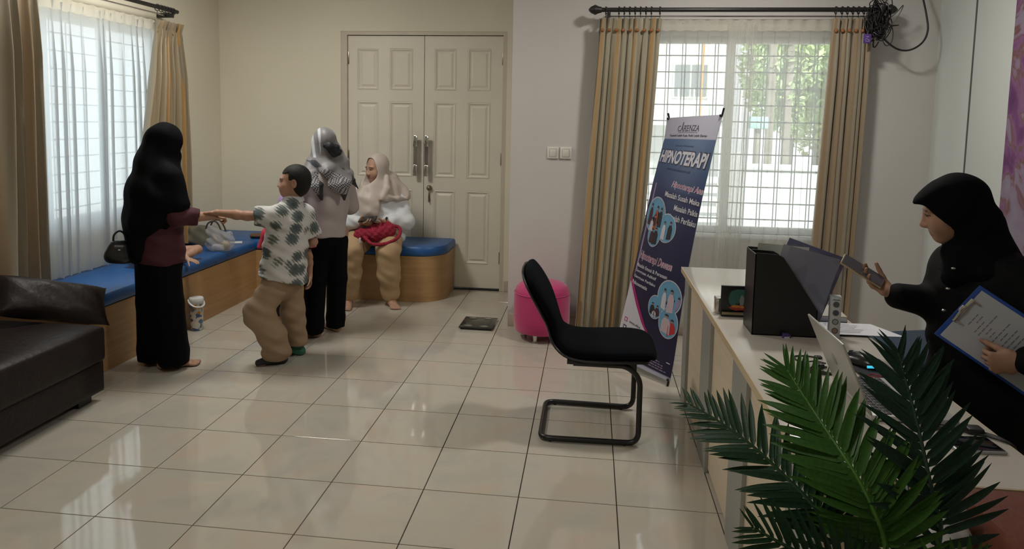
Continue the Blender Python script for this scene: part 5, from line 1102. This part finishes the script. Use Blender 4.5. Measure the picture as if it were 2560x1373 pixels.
def leaf_shirt():
    mt = cloth('leaf_print_cloth', (.55, .53, .52)); nt, b = nodes_of(mt); tc = nt.nodes.new('ShaderNodeTexCoord')
    v = nt.nodes.new('ShaderNodeTexVoronoi'); v.inputs['Scale'].default_value = 11.5; v.inputs['Randomness'].default_value = .85; mp = nt.nodes.new('ShaderNodeMapping'); mp.inputs['Scale'].default_value = (1, .6, 1.05)
    nt.links.new(tc.outputs['Object'], mp.inputs[0]); nt.links.new(mp.outputs[0], v.inputs['Vector'])
    w = nt.nodes.new('ShaderNodeTexWave'); w.inputs['Scale'].default_value = 22; w.bands_direction = 'DIAGONAL'; w.inputs['Distortion'].default_value = 3; w.inputs['Detail'].default_value = 1; w.inputs['Detail Scale'].default_value = 2.2; nt.links.new(mp.outputs[0], w.inputs['Vector'])
    ma = nt.nodes.new('ShaderNodeMath'); ma.operation = 'MULTIPLY_ADD'; ma.inputs[1].default_value = .16; nt.links.new(w.outputs['Fac'], ma.inputs[0]); nt.links.new(v.outputs['Distance'], ma.inputs[2])
    r = ramp(nt, [(.0, (.045, .06, .075)), (.42, (.09, .11, .105)), (.52, (.22, .24, .215)), (.60, (.56, .54, .53)), (1, (.58, .56, .55))]); nt.links.new(ma.outputs[0], r.inputs[0]); nt.links.new(r.outputs[0], b.inputs['Base Color']); return mt
def b_(V):
    V.chain([(.115, .0, .985), (.105, .0, .90), (.085, .0, .75), (.062, .0, .53)], [(.075, .06), (.145, .105), (.138, .12), (.150, .158)], .04, side=(.7, .75, 0)); V.cone((.03, -.10, .945), (-.075, -.083, .945), (.066, .066), (.060, .060), .04); V.cone((.205, .10, .935), (.245, .10, .80), .062, .062, .04); V.cone((.115, 0, .97), (.125, 0, 1.015), .07, .062, .03)
    V.cut(lambda x, y, z: z - .535 + .22 * (x - .06) + 0 * y); V.cut(lambda x, y, z: -(x * -1 - .085) * -1 * 0 + (x + .100) + 0 * y + 0 * z, (-.2, -.25, .8), (-.06, .1, 1.05)); V.cut(lambda x, y, z: z - .775 + .3 * (.25 - x) + 0 * y, (.19, -.0, .6), (.4, .25, .84))
garment('leaf_print_shirt', p2, leaf_shirt(), (-.18, -.26, .45), (.36, .26, 1.06), .0045, b_, wrinkle(.003, 60))
b = MB(); b.loft([[(.125 + r_ * math.cos(a), r_ * math.sin(a) * .9, z + .02 * math.cos(a)) for a in [2 * PI * i / 20 for i in range(20)]] for r_, z in ((.062, 1.0), (.060, 1.03), (.066, 1.034), (.076, 1.006))], False); b.obj('collar', MATS['leaf_print_cloth'], p2, smooth=True)
def b_(V):
    V.chain([(.045, -.040, .555), (-.085, -.06, .335)], [(.080, .080), (.088, .088)], .03); V.chain([(-.085, -.06, .335), (-.005, -.05, .19), (.03, -.045, .075)], [(.085, .085), (.085, .08), (.066, .066)], .03); V.cone((.03, -.045, .10), (.0, -.045, .05), (.085, .07), (.075, .06), .02)
    V.chain([(.095, .045, .56), (.125, .075, .30), (.150, .10, .10)], [(.08, .08), (.074, .08), (.066, .07)], .03); V.cone((.06, 0, .56), (.06, 0, .53), (.10, .10), (.108, .108), .05); V.cut(lambda x, y, z: np.maximum(z - .028, y - .01) + 0 * x); V.cut(lambda x, y, z: np.maximum(z - .075, .01 - y) + 0 * x); V.cut(lambda x, y, z: .60 - z + 0 * x + 0 * y)
garment('trousers', p2, M_KHAKI, (-.26, -.22, 0), (.30, .25, .72), .0045, b_, wrinkle(.0035, 50, 1.0))
def b_(V): sdf_foot(V, JB['anL'], (-1, -.05), .95, False)
garment('sock', p2, M_SOCK, (-.25, -.16, -.01), (.15, .08, .12), .004, b_)
def b_(V): sdf_foot(V, JB['anR'], (-.6, .3), .88, False)
garment('sock', p2, cloth('green_sock_cloth', (.03, .14, .08)), (-.05, .0, -.01), (.30, .30, .12), .004, b_)

# --- child behind the boy
p3 = person((-1.72, .60, 0), 23.2, 'child in a lilac headscarf, purple tunic and red sleeves behind the boy')
J3 = dict(head=(-.03, .02, .945), face=(-.5, .86, .0), chest=(-.05, .02, .72), pelvis=(-.06, .02, .50), shL=(-.15, -.0, .77), shR=(.055, .04, .77), elL=(-.185, .03, .64), wrL=(-.17, .12, .60), elR=(.098, .0, .60), wrR=(.103, -.02, .475), hiL=(-.10, .0, .46), hiR=(-.02, .03, .46), knL=(-.10, .0, .25), knR=(-.02, .04, .25), anL=(-.10, .0, .06), anR=(-.02, .05, .06), footL=((-.5, .85), .68), footR=((-.45, .85), .68),
          handR=((.05, -.05, -1), (-.9, -.1, 0), (-.1, -.9, 0), (.5, .55, .6, .6), .72, .4), handL=((0, .9, -.2), (1, 0, 0), (0, 0, 1), (.3, .3, .3, .3), .7))
body(p3, J3, .0045, .66, head_s=.80); M3 = head_frame(J3['face'])
def b_(V): V.chain([(-.05, .02, .80), (-.055, .02, .70), (-.065, .02, .58), (-.09, .02, .40)], [(.08, .06), (.115, .085), (.12, .10), (.135, .12)], .03); V.cut(lambda x, y, z: z - .405 + 0 * x + 0 * y)
garment('purple_tunic', p3, M_PURP, (-.3, -.2, .3), (.2, .25, .9), .005, b_, vfold(.003, 60, 1))
def b_(V): V.chain([(-.10, .01, .79), (-.155, .0, .76), (-.188, .03, .665)], [.05, .052, .052], .02); V.chain([(.0, .03, .79), (.06, .04, .76), (.098, .005, .665)], [.05, .052, .05], .02); V.cut(lambda x, y, z: z - .662 + 0 * x + 0 * y)
garment('red_sleeves', p3, M_REDC, (-.3, -.15, .55), (.22, .2, .9), .005, b_)
for (x, y) in ((-.186, .03), (.097, .006)):
    for z, mt in ((.664, M_BLK), (.672, M_SHIRTW), (.680, M_BLK)): MB().tube([(x + .046 * math.cos(a), y + .046 * math.sin(a), z) for a in [2 * PI * i / 20 for i in range(20)]], .0055, 6, True).obj('sleeve_band', mt, p3)
def b_(V): sdf_hood(V, J3['head'], M3, .80, .013); V.cone((-.035, .02, .87), (-.045, .02, .80), (.07, .07), (.10, .09), .04); face_hole(V, J3['head'], M3, .80)
garment('headscarf', p3, M_LILACH, (-.22, -.16, .72), (.14, .2, 1.08), .005, b_, vfold(.002, 50, 5))
def b_(V):
    for x in (-.10, -.02): V.chain([(x, .01, .46), (x, .02, .25), (x, .03, .05)], [.07, .058, .055], .02)
    V.cut(lambda x, y, z: z - .05 + 0 * x + 0 * y); V.cut(lambda x, y, z: .5 - z + 0 * x + 0 * y)
garment('trousers', p3, cloth('dark_brown_cloth', (.03, .018, .014)), (-.25, -.15, 0), (.12, .2, .6), .005, b_)

# --- woman seen from behind in grey patterned scarf
p4 = person((-1.58, .85, 0), 20.5, 'woman seen from behind in a grey and black patterned scarf and black trousers')
J4 = dict(head=(-.02, .0, 1.362), face=(-.42, .9, -.02), chest=(.0, .0, 1.10), pelvis=(-.005, .0, .76), shL=(-.145, -.04, 1.145), shR=(.135, .05, 1.145), elL=(-.165, .03, .90), wrL=(-.10, .22, .92), elR=(.17, .12, .90), wrR=(.06, .25, .92), hiL=(-.07, -.02, .72), hiR=(.06, .03, .72), knL=(-.085, -.03, .40), knR=(.06, .05, .40), anL=(-.095, -.05, .07), anR=(.055, .07, .07), footL=((-.85, -.15), .95), footR=((.85, .25), .95),
          handL=((.3, .9, 0), (1, 0, 0), (0, 0, 1), (.5, .5, .5, .5), .9), handR=((-.3, .9, 0), (-1, 0, 0), (0, 0, 1), (.5, .5, .5, .5), .9))
J4['footL'] = ((-.95, .15), .92); J4['footR'] = ((-.55, .8), .92); body(p4, J4, .0045, .95, head_s=.90); M4 = head_frame(J4['face']); h4 = J4['head']
def b_(V):
    V.chain([(-.06, -.01, .67), (-.085, -.03, .4), (-.095, -.05, .10), (-.098, -.05, .0)], [(.09, .10), (.075, .08), (.070, .075), (.072, .08)], .02); V.chain([(.05, .02, .67), (.065, .05, .4), (.055, .07, .10), (.052, .07, .0)], [(.09, .10), (.074, .08), (.066, .07), (.066, .075)], .02); V.cone((-.005, 0, .74), (-.005, 0, .68), (.115, .105), (.122, .112), .05); V.cut(lambda x, y, z: z - .03 + 0 * x + 0 * y); V.cut(lambda x, y, z: .74 - z + 0 * x + 0 * y)
garment('trousers', p4, M_BLK, (-.25, -.22, 0), (.22, .24, .9), .005, b_, vfold(.003, 70, 1.2))
def b_(V):
    V.chain([(.0, .0, 1.19), (.0, .0, 1.10), (.0, .0, .92), (-.005, .0, .70)], [(.10, .07), (.145, .105), (.138, .115), (.133, .128)], .04, side=(1, .3, 0)); V.chain([(-.13, -.04, 1.14), (-.165, .02, .91), (-.11, .19, .91)], [.062, .056, .046], .03); V.chain([(.125, .05, 1.14), (.168, .11, .91), (.07, .22, .91)], [.062, .058, .046], .03); V.cut(lambda x, y, z: z - .712 + 0 * x + 0 * y)
garment('mauve_blouse', p4, M_MAUVE, (-.3, -.25, .6), (.32, .35, 1.28), .005, b_, add(vfold(.0035, 45, 3), wrinkle(.001, 40)))
def scarf_tone(V):
    x, y, z = V.T; C = np.tile(np.array((.185, .175, .178), np.float32), (len(V), 1)); n = np.sin(95 * x + 40 * z) * np.sin(80 * y + 30 * x) * .5 + np.sin(150 * z + 3 * np.sin(50 * x)) * .7
    satin_glint = (z > 1.27) & (x < -.04) & (np.sin(120 * x + 14 * z) > .35); C[satin_glint] = (.52, .54, .58)  # white satin highlights painted into the scarf colour
    low = z + .5 * np.abs(x) < 1.20; dots = (np.sin(300 * (x + .35 * z) + 1.5 * np.sin(90 * z)) * np.sin(330 * z + 2 * np.sin(60 * x)) > -.05); C[low & dots] = (.035, .035, .042); C[low & ~dots] = (.42, .41, .43)
    edge = (z < 1.02) | (x > .168) | ((x > -.052) & (x < -.0) & (z < 1.12) & (y < -.09)) | ((z < 1.2) & (n > 1.02)); C[edge] = (.014, .014, .018); band = (np.abs(z - 1.222 + .35 * (x + .06)) < .014 + .01 * np.sin(60 * x)) & (x < -.035) & (y < -.0); C[band] = (.03, .03, .045); return C  # band paints the shade of a dark fold into the scarf colour
M_SCARF4 = mat('grey_print_satin', (.2, .2, .2), .5, vcol='tone', sheen=.2)
def b_(V):
    sdf_hood(V, h4, M4, .90, .013); V.cone((-.02, .0, 1.28), (-.01, .0, 1.19), (.075, .08), (.10, .10), .05); V.chain([(-.05, -.045, 1.255), (.03, -.095, 1.20), (.098, -.125, 1.09), (.115, -.135, .985)], [(.05, .03), (.072, .028), (.062, .022), (.010, .010)], .03, side=(1, .3, 0)); V.chain([(.05, -.03, 1.33), (.10, -.05, 1.23), (.135, -.085, 1.12)], [(.045, .04), (.05, .035), (.035, .02)], .03); V.chain([(-.10, -.03, 1.23), (-.11, -.09, 1.15), (-.06, -.125, 1.08), (-.035, -.13, .99)], [(.04, .03), (.05, .022), (.036, .018), (.010, .010)], .02, side=(1, .3, 0)); V.chain([(-.10, .02, 1.22), (-.14, .0, 1.165)], [.05, .035], .03)
    V.chain([(.14, -.09, 1.16), (.175, -.09, 1.11), (.212, -.09, 1.055)], [(.022, .010), (.020, .009), (.007, .006)], .01); face_hole(V, h4, M4, .90)
garment('headscarf', p4, M_SCARF4, (-.22, -.26, .92), (.26, .18, 1.53), .0035, b_, vfold(.003, 60, 9), scarf_tone)
def b_(V): V.chain([(-.015, -.095, 1.355), (.02, -.102, 1.348), (.06, -.088, 1.318), (.085, -.06, 1.30)], [(.018, .012), (.026, .016), (.034, .018), (.026, .014)], .02, side=(.2, 0, 1))
garment('scarf_bow', p4, cloth('black_bow', (.006, .006, .008), .6), (-.08, -.16, 1.22), (.16, .02, 1.43), .0035, b_, wrinkle(.003, 90))

# --- seated woman
p5 = person((-1.45, 1.85, 0), 16.1, 'woman in a beige headscarf and white top seated on the bench looking aside')
J5 = dict(head=(-.065, .0, 1.128), face=(-.80, -.59, -.14), chest=(-.055, .07, .85), pelvis=(-.05, .14, .575), shL=(.12, .06, .895), shR=(-.235, .06, .895), elL=(.175, -.02, .67), wrL=(.0, -.17, .705), elR=(-.30, -.03, .67), wrR=(-.185, -.18, .70), hiL=(.04, .10, .555), hiR=(-.15, .10, .555), knL=(.03, -.24, .475), knR=(-.27, -.24, .475), anL=(.05, -.135, .075), anR=(-.29, -.13, .075), footL=((.25, -1), .92), footR=((-.1, -1), .92),
          handL=((-.85, -.35, -.05), (-.1, .1, 1), (.1, -.9, .3), (.45, .5, .6, .7), .92, .5), handR=((.35, -.55, -.05), (.5, .1, .9), (-.6, -.5, .5), (.5, .6, .7, .7), .92, .5))
body(p5, J5, .0045, 1.0, head_s=.98, shut=.0022, sx=1.2, base=(.42, .245, .165)); M5 = head_frame(J5['face']); h5 = J5['head']
def b_(V):
    V.chain([(.045, .10, .575), (.03, -.20, .50)], [(.12, .115), (.105, .10)], .03); V.chain([(.025, -.235, .475), (.035, -.20, .28), (.047, -.15, .11), (.05, -.14, .05)], [(.098, .098), (.092, .09), (.072, .07), (.056, .056)], .03); V.chain([(-.15, .10, .575), (-.265, -.20, .50)], [(.12, .115), (.105, .10)], .03); V.chain([(-.268, -.235, .475), (-.28, -.2, .28), (-.288, -.14, .11), (-.29, -.13, .05)], [(.098, .098), (.092, .09), (.074, .07), (.058, .058)], .03)
    V.cone((-.05, .14, .60), (-.05, .16, .56), (.2, .12), (.2, .12), .05); V.cut(lambda x, y, z: np.maximum(z - .478, -.045 - y) + 0 * x); V.cut(lambda x, y, z: z - .045 + 0 * x + 0 * y)
garment('trousers', p5, M_KHAKI2, (-.46, -.42, 0), (.28, .34, .75), .005, b_, wrinkle(.003, 45, .5))
def b_(V):
    V.chain([(-.055, .08, .93), (-.055, .06, .83), (-.05, .06, .68), (-.05, .07, .56)], [(.13, .09), (.19, .14), (.205, .17), (.225, .185)], .05); V.cone((-.05, .0, .56), (-.05, -.06, .545), (.2, .10), (.205, .08), .04)
    V.chain([(.10, .06, .895), (.175, -.01, .68), (.055, -.125, .70)], [.075, .072, .05], .03); V.chain([(-.215, .06, .895), (-.30, -.02, .68), (-.215, -.145, .70)], [.075, .068, .05], .03); V.cut(lambda x, y, z: z - .527 + .05 * np.sin(6 * x) * .2 + 0 * y)
garment('white_top', p5, M_SHIRTW, (-.46, -.3, .45), (.32, .34, 1.05), .005, b_, wrinkle(.003, 55, .2))
def b_(V):
    sdf_hood(V, h5, M5, .98, .013); V.cone((-.065, .03, 1.04), (-.06, .03, .95), (.085, .09), (.14, .11), .06); V.chain([(-.06, .03, .95), (-.065, .02, .89)], [(.16, .12), (.20, .135)], .05); V.chain([(-.09, -.05, .98), (-.115, -.10, .88), (-.12, -.125, .78), (-.075, -.14, .725)], [(.09, .05), (.10, .05), (.085, .04), (.04, .02)], .04, side=(1, 0, 0)); V.cone((.05, .04, .95), (.155, .05, .875), (.06, .06), (.05, .09), .05); V.cone((.06, .06, 1.05), (.12, .08, .95), .05, .04, .05); V.chain([(.015, -.045, 1.06), (.02, -.085, .97), (-.03, -.125, .885)], [.022, .026, .016], .012); V.chain([(-.12, -.085, .98), (-.135, -.125, .88), (-.11, -.15, .79)], [.018, .024, .014], .012); V.chain([(.03, -.09, .90), (.10, -.06, .885), (.17, -.01, .875)], [.016, .02, .018], .012)
    V.cut(lambda x, y, z: np.maximum(z - (.86 + .25 * np.maximum(x, 0) * 0), -.03 - x) + 0 * y, k=.02); face_hole(V, h5, M5, .98, w=.070, ht=.108, dz=-.008)
garment('headscarf', p5, M_BEIGEH, (-.32, -.26, .66), (.26, .26, 1.30), .0045, b_, lambda x, y, z: np.clip((1.04 - z) / .08, 0, 1) * (vfold(.006, 60, 6)(x, y, z) + wrinkle(.003, 40)(x, y, z)))
phn = empty('phone', (-1.45, 1.85, 0), R(16.1), 'black phone held by the seated woman', 'phone'); o = MB().box((-.075, -.036, -.004), (.075, .036, .004), .003).obj('phone_body', mat('phone_black', (.012, .012, .012), .25), phn, loc=(-.135, -.235, .735), rot=(R(28), R(-6), R(-22))); MB().box((-.071, -.033, .0038), (.071, .033, .0046)).obj('phone_screen', MATS['phone_black_glass'], o)
MB().tube([(.015 + .012 * math.cos(t) * .5, -.155 + .032 * math.cos(t), .703 + .032 * math.sin(t)) for t in np.linspace(0, 2 * PI, 17)[:-1]], .009, 8, True).obj('wrist_watch', M_BPL, p5)
rb = empty('shoulder_bag', (-1.45, 1.85, 0), R(16.1), 'red crocheted bag lying in the lap of the seated woman', 'bag')
def b_(V): V.chain([(-.20, -.20, .60), (-.08, -.225, .615), (.04, -.20, .635)], [(.05, .055), (.06, .06), (.05, .06)], .03, side=(0, 1, 0)); V.cone((-.10, -.2, .66), (.02, -.19, .67), .035, .04, .03)
M_CRO = mat('red_crochet', (.28, .008, .03), .8, bump=1.0, bscale=70, noise=.25, nscale=45)
garment('bag_body', rb, M_CRO, (-.32, -.34, .48), (.16, -.08, .76), .004, b_, lambda x, y, z: .004 * np.sin(110 * x + 25 * z) * np.sin(120 * z + 20 * y))
b = MB(); b.tube(spline([(-.17, -.25, .60), (-.10, -.305, .545), (.0, -.305, .545), (.09, -.26, .575), (.125, -.21, .62), (.11, -.17, .66), (.05, -.17, .67)], 8), .014, 10); b.obj('bag_strap', M_CRO, rb); MB().box((-.205, -.282, .545), (-.190, -.278, .592), .001).obj('bag_label', P_WH, rb)

# --- woman at the desk
p6 = person((1.58, -1.48, 0), -27.2, 'woman all in black with phone and clipboard standing behind the desk')
J6 = dict(head=(-.112, .0, 1.268), face=(-.92, -.18, -.30), chest=(-.02, .04, 1.00), pelvis=(.0, .05, .68), shL=(.115, -.085, 1.065), shR=(-.115, .155, 1.065), elL=(.215, -.19, .87), wrL=(.105, -.262, .853), elR=(-.13, .07, .915), wrR=(-.275, .0, .955), hiL=(.06, .0, .64), hiR=(-.05, .09, .64), knL=(.06, .0, .36), knR=(-.05, .08, .36), anL=(.06, .02, .065), anR=(-.05, .10, .065), footL=((-.8, -.5), .9), footR=((-.8, -.5), .9),
          handR=((-.80, -.12, .46), (.40, -.30, .80), (.1, .9, .4), (.30, .38, .42, .5), .93, .25, .30), handL=((-.92, .06, -.22), (.0, .95, .2), (.2, .1, .95), (1.05, 1.05, 1.1, 1.1), .95, .5, .35))
body(p6, J6, .004, .93, head_s=.93, shut=.0015, base=(.40, .225, .15)); M6 = head_frame(J6['face']); h6 = J6['head']
def b_(V):
    V.chain([(-.005, .03, 1.10), (-.01, .035, 1.0), (-.01, .04, .84), (.0, .05, .62), (.0, .05, .40)], [(.14, .08), (.175, .115), (.17, .12), (.18, .14), (.19, .15)], .04, side=(.7, -.7, 0)); V.chain([(.10, -.08, 1.065), (.215, -.185, .88)], [.075, .066], .04); V.cone((.215, -.185, .88), (.125, -.255, .858), .062, .045, .03); V.chain([(-.11, .15, 1.065), (-.135, .075, .93)], [.065, .062], .04); V.cone((-.135, .07, .925), (-.255, .01, .95), .060, .047, .03)
    V.cut(lambda x, y, z: z - .42 + 0 * x + 0 * y)
garment('black_shirt', p6, M_BLK2, (-.40, -.40, .35), (.38, .34, 1.2), .0045, b_, wrinkle(.0022, 45))
def b_(V): V.chain([(.0, .05, .66), (.0, .05, .3), (.0, .05, .0)], [(.17, .14), (.18, .15), (.2, .17)], .02, side=(.7, -.7, 0)); V.cut(lambda x, y, z: z - .03 + 0 * x + 0 * y)
garment('black_skirt', p6, M_BLK, (-.28, -.24, 0), (.28, .32, .85), .006, b_, vfold(.004, 50, 1))
def b_(V):
    sdf_hood(V, h6, M6, .93, .015, .006); V.cone((-.045, .02, 1.19), (-.02, .03, 1.09), (.068, .068), (.15, .11), .05, side=(.7, -.7, 0)); V.chain([(-.02, .02, 1.23), (.0, .02, 1.15)], [.062, .06], .05); V.chain([(-.075, -.03, 1.12), (-.095, -.055, 1.05)], [.05, .035], .04); V.cone((-.236, -.033, 1.284), (-.165, -.01, 1.338), (.020, .005), (.055, .018), .03, side=M6[0]); face_hole(V, h6, M6, .93, ht=.105, dz=-.032)
garment('headscarf', p6, M_BLK, (-.32, -.24, .96), (.22, .26, 1.45), .004, b_, add(vfold(.0025, 45, 7), wrinkle(.001, 30)))
for x, z in ((-.094, 1.085), (-.105, 1.015), (-.112, .94), (-.118, .865), (-.122, .785)): MB().ball((0, 0, 0), .006, (1.2, .5, .7), 10).obj('shirt_button', mat('silver_button', (.6, .6, .6), .25, .9), p6, loc=(x, -.085, z))
phr = empty('phone', (1.58, -1.48, 0), R(-27.2), 'phone with gold edge held up by the woman in black at the desk', 'phone'); axp = Vector((.80, .12, -.46)).normalized(); nup = Vector((.40, -.30, .80)); nup = (nup - axp * nup.dot(axp)).normalized(); o = MB().box((-.078, -.036, -.0042), (.078, .036, .0042), .003).obj('phone_body', mat('gold_phone_edge', (.52, .40, .27), .25, .8), phr); o.matrix_local = Matrix.Translation((-.372, -.024, 1.030)) @ Matrix((axp, nup.cross(axp), nup)).transposed().to_4x4(); MB().box((-.074, -.033, .004), (.074, .033, .0048)).obj('phone_screen', mat('phone_grey_screen', (.07, .075, .08), .12), o)
cbd = empty('clipboard', (1.58, -1.48, 0), R(-27.2), 'blue clipboard with a printed sheet held by the woman in black', 'clipboard')
ux = Vector((.118, .02, -.076)).normalized(); uy = Vector((-.06, .0, -.184)); uy = (uy - ux * uy.dot(ux)).normalized(); un = ux.cross(uy)
CM = Matrix((ux, uy, un)).transposed().to_4x4(); CM.translation = (-.017, -.225, 1.064)
if un.y > 0: pass
sg = -1 if un.y > 0 else 1
def cbx(nm, x0, x1, y0, y1, z0, z1, mt, bev=0): o = MB().box((x0, y0, min(sg * z0, sg * z1)), (x1, y1, max(sg * z0, sg * z1)), bev).obj(nm, mt, cbd); o.matrix_local = CM; return o
cbx('board', 0, .325, 0, .205, -.003, 0, mat('blue_board_plastic', (.012, .07, .36), .35), .001); cbx('sheet', .014, .315, .010, .196, .0002, .0014, mat('clipboard_paper', (.52, .54, .60), .7))
cbx('clip_bar', .006, .018, .045, .135, .0014, .009, M_CHROME, .002); cbx('clip_wire', .018, .040, .048, .052, .002, .006, M_CHROME); cbx('clip_wire', .018, .040, .128, .132, .002, .006, M_CHROME); cbx('clip_lever', .000, .012, .075, .10, .008, .015, M_CHROME, .002)
r_ = random.Random(3)
for k in range(16):
    x = .050 + k * .0135; w = r_.uniform(.02, .12); y0 = .03 + (.135 - w) / 2 + r_.uniform(-.01, .01); y = y0
    while y < y0 + w: q = r_.uniform(.006, .018); cbx('printed_line', x, x + .0032, y, min(y0 + w, y + q), .0013, .0016, mat('faded_print', (.22, .22, .25), .7)); y += q + .003

# --- small child on the bench
p7 = person((-2.80, .80, .476), 30, 'small child sitting barefoot on the blue bench behind the woman in black')
J7 = dict(head=(-.06, .02, .375), face=(.6, -.75, -.1), chest=(-.05, .02, .20), pelvis=(-.05, .04, .065), shL=(.025, .05, .24), shR=(-.12, -.01, .24), elL=(.11, -.06, .13), wrL=(.165, -.16, .05), elR=(-.16, -.06, .14), wrR=(-.14, -.14, .08), hiL=(.0, .05, .06), hiR=(-.09, .0, .06), knL=(.235, .06, .075), knR=(-.19, -.12, .06), anL=(.11, -.08, .035), anR=(-.10, -.17, .035),
          handL=((.85, -.45, -.28), (.1, .1, -1), (-.4, -.8, 0), (.1, .1, .1, .12), .62, .2), handR=((.6, -.6, -.3), (0, 0, -1), (-.6, -.6, 0), (.2, .2, .2, .2), .6))
J7['knL'] = (.235, .06, .075)
body(p7, J7, .004, .60, head_s=.72, base=(.46, .27, .19))
def b_(V): V.chain([(-.05, .03, .26), (-.05, .03, .15), (-.05, .04, .07)], [(.06, .05), (.085, .07), (.09, .08)], .03); V.chain([(.02, .05, .25), (.075, -.0, .185)], [.04, .04], .02); V.chain([(-.11, 0, .25), (-.15, -.03, .19)], [.04, .04], .02); V.cone((.0, .05, .07), (.10, .055, .075), .058, .054, .02); V.cone((-.09, 0, .07), (-.13, -.05, .07), .056, .052, .02); V.cut(lambda x, y, z: z - .004 + 0 * x + 0 * y)
garment('pink_romper', p7, M_PINKC, (-.26, -.15, 0), (.2, .2, .36), .004, b_, wrinkle(.0015, 70))
def b_(V): V.ell((-.06, .03, .405), (.066, .075, .065), k=.01); V.ell((-.065, .045, .375), (.058, .055, .06), k=.03)
garment('hair', p7, M_HAIR, (-.2, -.1, .26), (.08, .18, .5), .004, b_)

# --- things on the bench
bg = empty('tote_bag', (-2.90, 1.56, .476), R(10), 'olive tote bag slumped on the blue bench in the corner', 'bag')
def b_(V): V.chain([(-.14, .0, .045), (.0, .0, .055), (.12, .0, .05)], [(.06, .055), (.07, .07), (.06, .06)], .05, side=(0, 1, 0)); V.chain([(-.08, .0, .11), (.07, .0, .12)], [.04, .045], .06); V.cut(lambda x, y, z: z - .001 + 0 * x + 0 * y)
garment('bag_body', bg, cloth('olive_grey_canvas', (.16, .145, .10), noise=.25, nscale=9), (-.26, -.14, -.02), (.24, .14, .22), .005, b_, add(wrinkle(.006, 40), vfold(.004, 35, 9)))
for y in (-.05, .05): MB().tube(spline([(.02, y, .11), (.05, y * 1.1, .19), (.11, y * .9, .20), (.15, y, .13), (.16, y, .06)], 6), .007, 8).obj('bag_handle', mat('brown_strap', (.06, .05, .04), .6), bg)
MB().tube(spline([(.09, -.075, .10), (.12, -.085, .06), (.15, -.075, .02)], 4), .012, 8).obj('yellow_trim', mat('mustard_cloth', (.40, .25, .05), .7), bg)
pb = empty('plastic_bag', (-2.66, 1.34, .476), R(20), 'clear plastic bag on the blue bench beside the olive tote', 'bag')
vb = SDF((-.2, -.16, -.02), (.2, .16, .22), .005); vb.ell((0, .0, .06), (.10, .085, .07), k=.03); vb.ell((.06, .0, .085), (.06, .06, .075), k=.04); vb.cone((.02, 0, .12), (-.05, .0, .155), .03, .045, .03); vb.warp(lambda x, y, z: .007 * np.sin(55 * x + 30 * z) * np.sin(50 * y + 25 * x) + .004 * np.sin(110 * z + 70 * x)); vb.cut(lambda x, y, z: z + 0 * x + 0 * y)
me, _ = vb.mesh('bag_film', 1); cf = sheer_mat('clear_bag_film', (.62, .63, .66), .62, .35); link('bag_film', me, cf, pb); MB().box((-.05, -.035, .004), (.045, .035, .05), .012).obj('folded_cloth', mat('pale_cloth', (.55, .55, .58), .8), pb); MB().ball((.05, .01, .045), .035, (1, 1, 1)).obj('wrapped_bun', mat('bun', (.50, .40, .25), .6), pb)
bk = MB().box((-.05, -.035, 0), (.05, .035, .008), .001).obj('booklet', M_PAPER, None, (-2.70, 1.70, .4765), (0, 0, R(25))); tag(bk, 'small pale booklet lying on the blue bench near the corner', 'booklet'); MB().box((-.048, -.0345, .002), (.0505, .0345, .0065)).obj('page_block', M_PAPER, bk)
pw = empty('pouch', (-2.64, 1.97, .4765), R(10), 'small brown pouch lying on the bench cushion in the corner', 'pouch')
vb = SDF((-.1, -.07, -.02), (.1, .07, .07), .004); vb.chain([(-.04, 0, .02), (.04, 0, .022)], [(.03, .022), (.035, .024)], .02, side=(0, 1, 0)); vb.cut(lambda x, y, z: z + 0 * x + 0 * y); me, _ = vb.mesh('pouch_body', 1); link('pouch_body', me, mat('brown_pouch_leather', (.14, .06, .03), .6), pw); MB().tube([(-.06, -.036, .022), (.06, -.036, .024)], .003, 6).obj('zip', M_BRASS, pw)
